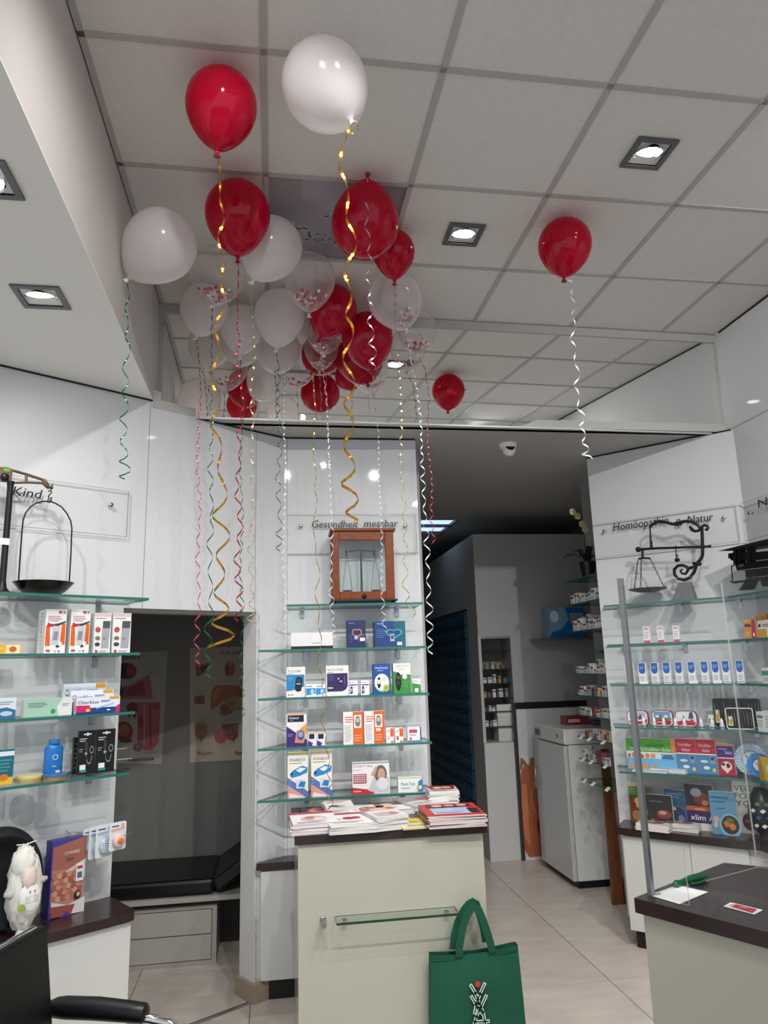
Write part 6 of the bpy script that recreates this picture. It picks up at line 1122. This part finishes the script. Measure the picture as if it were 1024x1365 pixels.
def ribbon(name, pts, m, amp, lam, width, parent, org, phase=0, thin_=False):
    P = [Vector(p) for p in pts]; L = [0]
    for a, b_ in zip(P[:-1], P[1:]): L.append(L[-1]+(b_-a).length)
    tot = L[-1]; N = max(12, int(tot/lam*11)) if amp[0] or amp[1] else 40; N = max(60, min(N, 900)); C_ = []; k = 0
    for i in range(N+1):
        s_ = tot*i/N
        while k < len(L)-2 and s_ > L[k+1]: k += 1
        f = (s_-L[k])/max(1e-6, L[k+1]-L[k]); c_ = P[k].lerp(P[k+1], f); u = i/N
        a = amp[0]+(amp[1]-amp[0])*u; a *= .62+.38*sin(1.7*u*9+phase)**2; ph = 2*pi*s_/(lam*1.2)*(1+.07*sin(4*u+phase))+phase+5*u**14; a *= 1.12+.25*sin(31*u+phase)+.35*u**10
        a *= min(1, u*6+.05); C_.append((c_+Vector((cos(ph)*a, sin(ph)*a, 0)), Vector((cos(ph), sin(ph), 0))))
    vs = []; w_ = width/2
    for i, (c_, rad) in enumerate(C_):
        tg = (C_[min(i+1, N)][0]-C_[max(i-1, 0)][0]).normalized(); wv_ = tg.cross(rad); wv_ = wv_.normalized() if wv_.length > .05 else Vector((1, 0, 0))
        vs += [c_-wv_*w_-Vector(org), c_+wv_*w_-Vector(org)]
    b = MB(); b.add(vs, [(2*i, 2*i+1, 2*i+3, 2*i+2) for i in range(N)], m); o = b.build(name, parent, smooth=180); return o
def balloon(kind, cx, cy, rpx, knot, label, ribs=(), R=None, near=False, confetti=None, group=None, pull=None):
    """balloon resting against the ceiling: its size follows from how large it shows"""
    d = ray(cx, cy); lo, hi = .8, 8
    for _ in range(50):
        D = (lo+hi)/2; P = CAM+d*D; r_ = rpx*D/F
        if P.z+r_*1.06 > H-.003 or P.y+r_*1.04 > 1.825+(3.65-P.z)*.052 or P.x-r_*1.03 < -.60: hi = D
        else: lo = D
    if pull: D *= pull; P = CAM+d*D; r_ = rpx*D/F
    R = r_; ctr = P; Lk = 1.24*R
    k = ray(*knot).normalized(); oc = CAM-ctr; bq = oc.dot(k); cq = oc.dot(oc)-Lk*Lk; disc = bq*bq-cq
    if disc < 0: cand = [CAM+k*(-bq)]
    else: cand = [CAM+k*(-bq-sqrt(disc)), CAM+k*(-bq+sqrt(disc))]
    kp = cand[0] if near else min(cand, key=lambda q: q.z)
    ax = (kp-ctr).normalized(); kp = ctr+ax*Lk
    t = thing('balloon', label, 'balloon', tuple(ctr), 0, group)
    Mx = axis_frame(ax); m = {'red': LAT_RED, 'white': LAT_WHITE, 'clear': LAT_CLEAR, 'milky': LAT_MILK}[kind]
    b, zb = balloon_mesh(R, m); o = b.build('latex_skin', t, smooth=180); o.matrix_local = Mx
    km = {'red': mat('#8c0e20', .4), 'white': mat('#e2dcd8', .4)}.get(kind, mat('#dcd6d2', .4))
    b = MB(); b.lathe([(.005, zb+.004), (.008, zb-.002), (.006, zb-.006), (.012, zb-.014), (.013, zb-.018), (.009, zb-.018)], km, 12); o = b.build('knot', t, smooth=60); o.matrix_local = Mx
    if confetti:
        n_, spread, dirn = confetti; b = MB(); rnd = random.Random(int(cx*7+cy)); low = Vector((0, 0, -1)) if dirn is None else Vector(dirn).normalized()
        for i in range(n_):
            v = None
            for _ in range(200):
                v = Vector((rnd.gauss(0, 1), rnd.gauss(0, 1), rnd.gauss(0, 1))).normalized()
                if v.dot(low) > 1-spread*rnd.random()**1.4: break
            c_ = v*R*.965; u_ = v.orthogonal().normalized(); w_ = v.cross(u_); s_ = rnd.uniform(.0075, .012)
            q = Matrix.Rotation(rnd.uniform(-.7, .7), 4, u_); b.add([c_+(q @ (u_*cos(a)*s_+w_*sin(a)*s_)) for a in [2*pi*j/8 for j in range(8)]], [list(range(8))], CONF[min(3, int(rnd.random()**1.5*4))])
        o = b.build('confetti', t); o['kind'] = 'stuff'
    for (m_, pl, amp, lam, wd) in ribs:
        Y = kp.y; pts = [kp+ax*.012]
        for x, y in pl:
            w0 = ray(x, y); pts.append(CAM+w0*((Y-CAM.y)/w0.y))
        ribbon('ribbon', pts, m_, amp, lam, wd, t, ctr, phase=cx*.37)
    return t
# little bow made of curls at a knot
balloon('red', 295, 143, 47, (290, 200), 'red balloon at upper left, highest of the red ones, gold ribbon',
        [(GOLD, [(293, 225), (294, 262), (296, 300), (292, 330), (298, 365), (295, 400), (290, 440), (287, 480), (284, 520), (288, 560), (290, 600), (297, 640), (294, 690), (296, 740), (292, 790), (297, 830), (295, 862)], (.004, .024), .125, .0075)])
balloon('white', 434, 115, 57, (467, 160), 'largest white balloon at the top beside the upper red balloon',
        [(GOLD, [(455, 198), (455, 225), (463, 262), (466, 300), (471, 330), (460, 372), (466, 400), (469, 435), (460, 468), (466, 505), (467, 545), (463, 585), (466, 630), (466, 662), (472, 695)], (.006, .020), .14, .0085), (GOLD, [(474, 160), (478, 172), (470, 178), (464, 170)], (0, 0), .1, .006)])
balloon('red', 317, 287, 43, (317, 343), 'red balloon just left of the lilac ceiling panel, knot downwards',
        [(REDR, [(318, 370), (317, 400), (317, 440), (320, 462), (313, 476), (320, 505), (325, 540), (318, 575), (320, 610), (315, 650), (321, 700), (315, 750), (320, 790), (317, 828)], (.002, .014), .085, .006)])
balloon('white', 213, 328, 47, (170, 372), 'big white balloon at the left under bulkhead corner, green ribbon',
        [(GREEN, [(171, 400), (168, 430), (172, 455), (165, 500), (168, 540), (163, 580), (167, 620), (164, 640)], (.010, .018), .105, .0055)])
balloon('red', 487, 297, 45, (490, 239), 'red balloon right of the lilac panel with knot on top and silver ribbon',
        [(SILV, [(489, 262), (489, 300), (494, 345), (489, 372), (494, 395), (493, 430), (497, 460), (496, 492)], (.008, .016), .10, .005), (SILV, [(486, 236), (492, 234), (497, 238), (493, 243)], (.004, .004), .03, .004)], near=True)
balloon('red', 525, 337, 28, (526, 374), 'small red balloon tucked behind the big red one with silver ribbon',
        [(PALEG, [(527, 395), (526, 425), (530, 455), (533, 500), (536, 560), (534, 620), (539, 680), (541, 730), (540, 790), (552, 822)], (.004, .014), .075, .005)])
balloon('white', 362, 331, 40, (338, 372), 'white balloon between the lower left red balloon and the lilac panel',
        [(PALEG, [(335, 400), (338, 440), (340, 480), (334, 520), (337, 560), (336, 620), (338, 680), (334, 740), (336, 790), (335, 832)], (.002, .013), .08, .005)])
balloon('clear', 290, 366, 37, (284, 404), 'clear confetti balloon under the left white balloon',
        [(GREEN, [(282, 440), (282, 480), (280, 520), (284, 560), (280, 620), (283, 680), (279, 740), (282, 800), (277, 850), (279, 905)], (.004, .016), .085, .0055)], confetti=(60, .30, None))
balloon('clear', 413, 373, 34, (412, 417), 'clear confetti balloon below the lilac panel, left of a red balloon',
        [(GOLD, [(412, 440), (416, 480), (420, 540), (418, 600), (422, 660), (418, 710), (425, 760), (422, 800), (428, 850), (424, 890), (433, 920), (431, 970), (438, 1010), (440, 1080)], (.002, .010), .12, .0045)], confetti=(75, .26, None))
balloon('white', 272, 412, 32, (262, 447), 'white balloon hanging left of the middle, dark red knot ribbon',
        [(ROSE, [(265, 475), (268, 520), (265, 570), (263, 620), (267, 680), (263, 740), (266, 800), (262, 850), (264, 890)], (.003, .013), .07, .0055)])
balloon('red', 443, 414, 32, (424, 456), 'red balloon right of the confetti balloon in the middle of the cluster',
        [(WHR, [(430, 490), (436, 540), (438, 600), (441, 660), (443, 720), (441, 790), (446, 850)], (.003, .012), .06, .0045)])
balloon('milky', 527, 400, 36, (541, 437), 'milky clear balloon with confetti under the small red balloon',
        [(WHR, [(548, 480), (556, 520), (561, 560), (563, 620), (566, 680), (570, 740), (572, 800), (574, 872)], (.006, .016), .062, .0055)], confetti=(55, .16, (.45, -.2, -1)))
balloon('white', 373, 421, 34, (368, 470), 'long white balloon with pointed lower end in the middle of the cluster',
        [(GREEN, [(372, 500), (370, 540), (374, 590), (370, 640), (373, 690), (372, 735)], (.010, .016), .075, .005), (WHR, [(380, 500), (378, 560), (381, 620), (379, 690), (377, 750), (381, 800), (380, 845)], (.006, .013), .06, .0045)])
balloon('white', 322, 437, 29, (320, 477), 'white balloon low in the left of the cluster, green ribbon',
        [(GREEN, [(322, 510), (324, 560), (320, 620), (324, 690), (320, 760), (324, 820), (321, 880), (324, 960)], (.003, .012), .08, .005)])
balloon('red', 490, 452, 34, (497, 496), 'red balloon lowest on the right of the cluster, silver curls at its knot',
        [(WHR, [(500, 530), (505, 580), (505, 640), (509, 700), (509, 780), (513, 842)], (.003, .012), .06, .0045), (SILV, [(492, 490), (500, 486), (504, 494), (497, 500), (490, 494), (499, 488)], (.006, .006), .03, .004)])
balloon('clear', 433, 446, 24, (432, 470), 'clear confetti balloon half hidden behind the middle red balloon', [(SILV, [(434, 500), (437, 560), (440, 620)], (.002, .008), .08, .004)], confetti=(80, .32, None))
balloon('clear', 556, 441, 26, (556, 470), 'small clear confetti balloon at the right end of the cluster',
        [(ROSE, [(566, 490), (572, 530), (570, 570), (571, 600), (576, 640), (575, 690), (579, 725)], (.003, .010), .07, .0055)], confetti=(60, .28, None))
balloon('red', 753, 328, 35, (752, 369), 'single red balloon apart on the right of the ceiling, white curly ribbon',
        [(WHR, [(762, 375), (763, 400), (766, 430), (763, 455), (769, 490), (770, 530), (776, 560), (779, 590), (783, 612)], (.008, .014), .085, .006)])
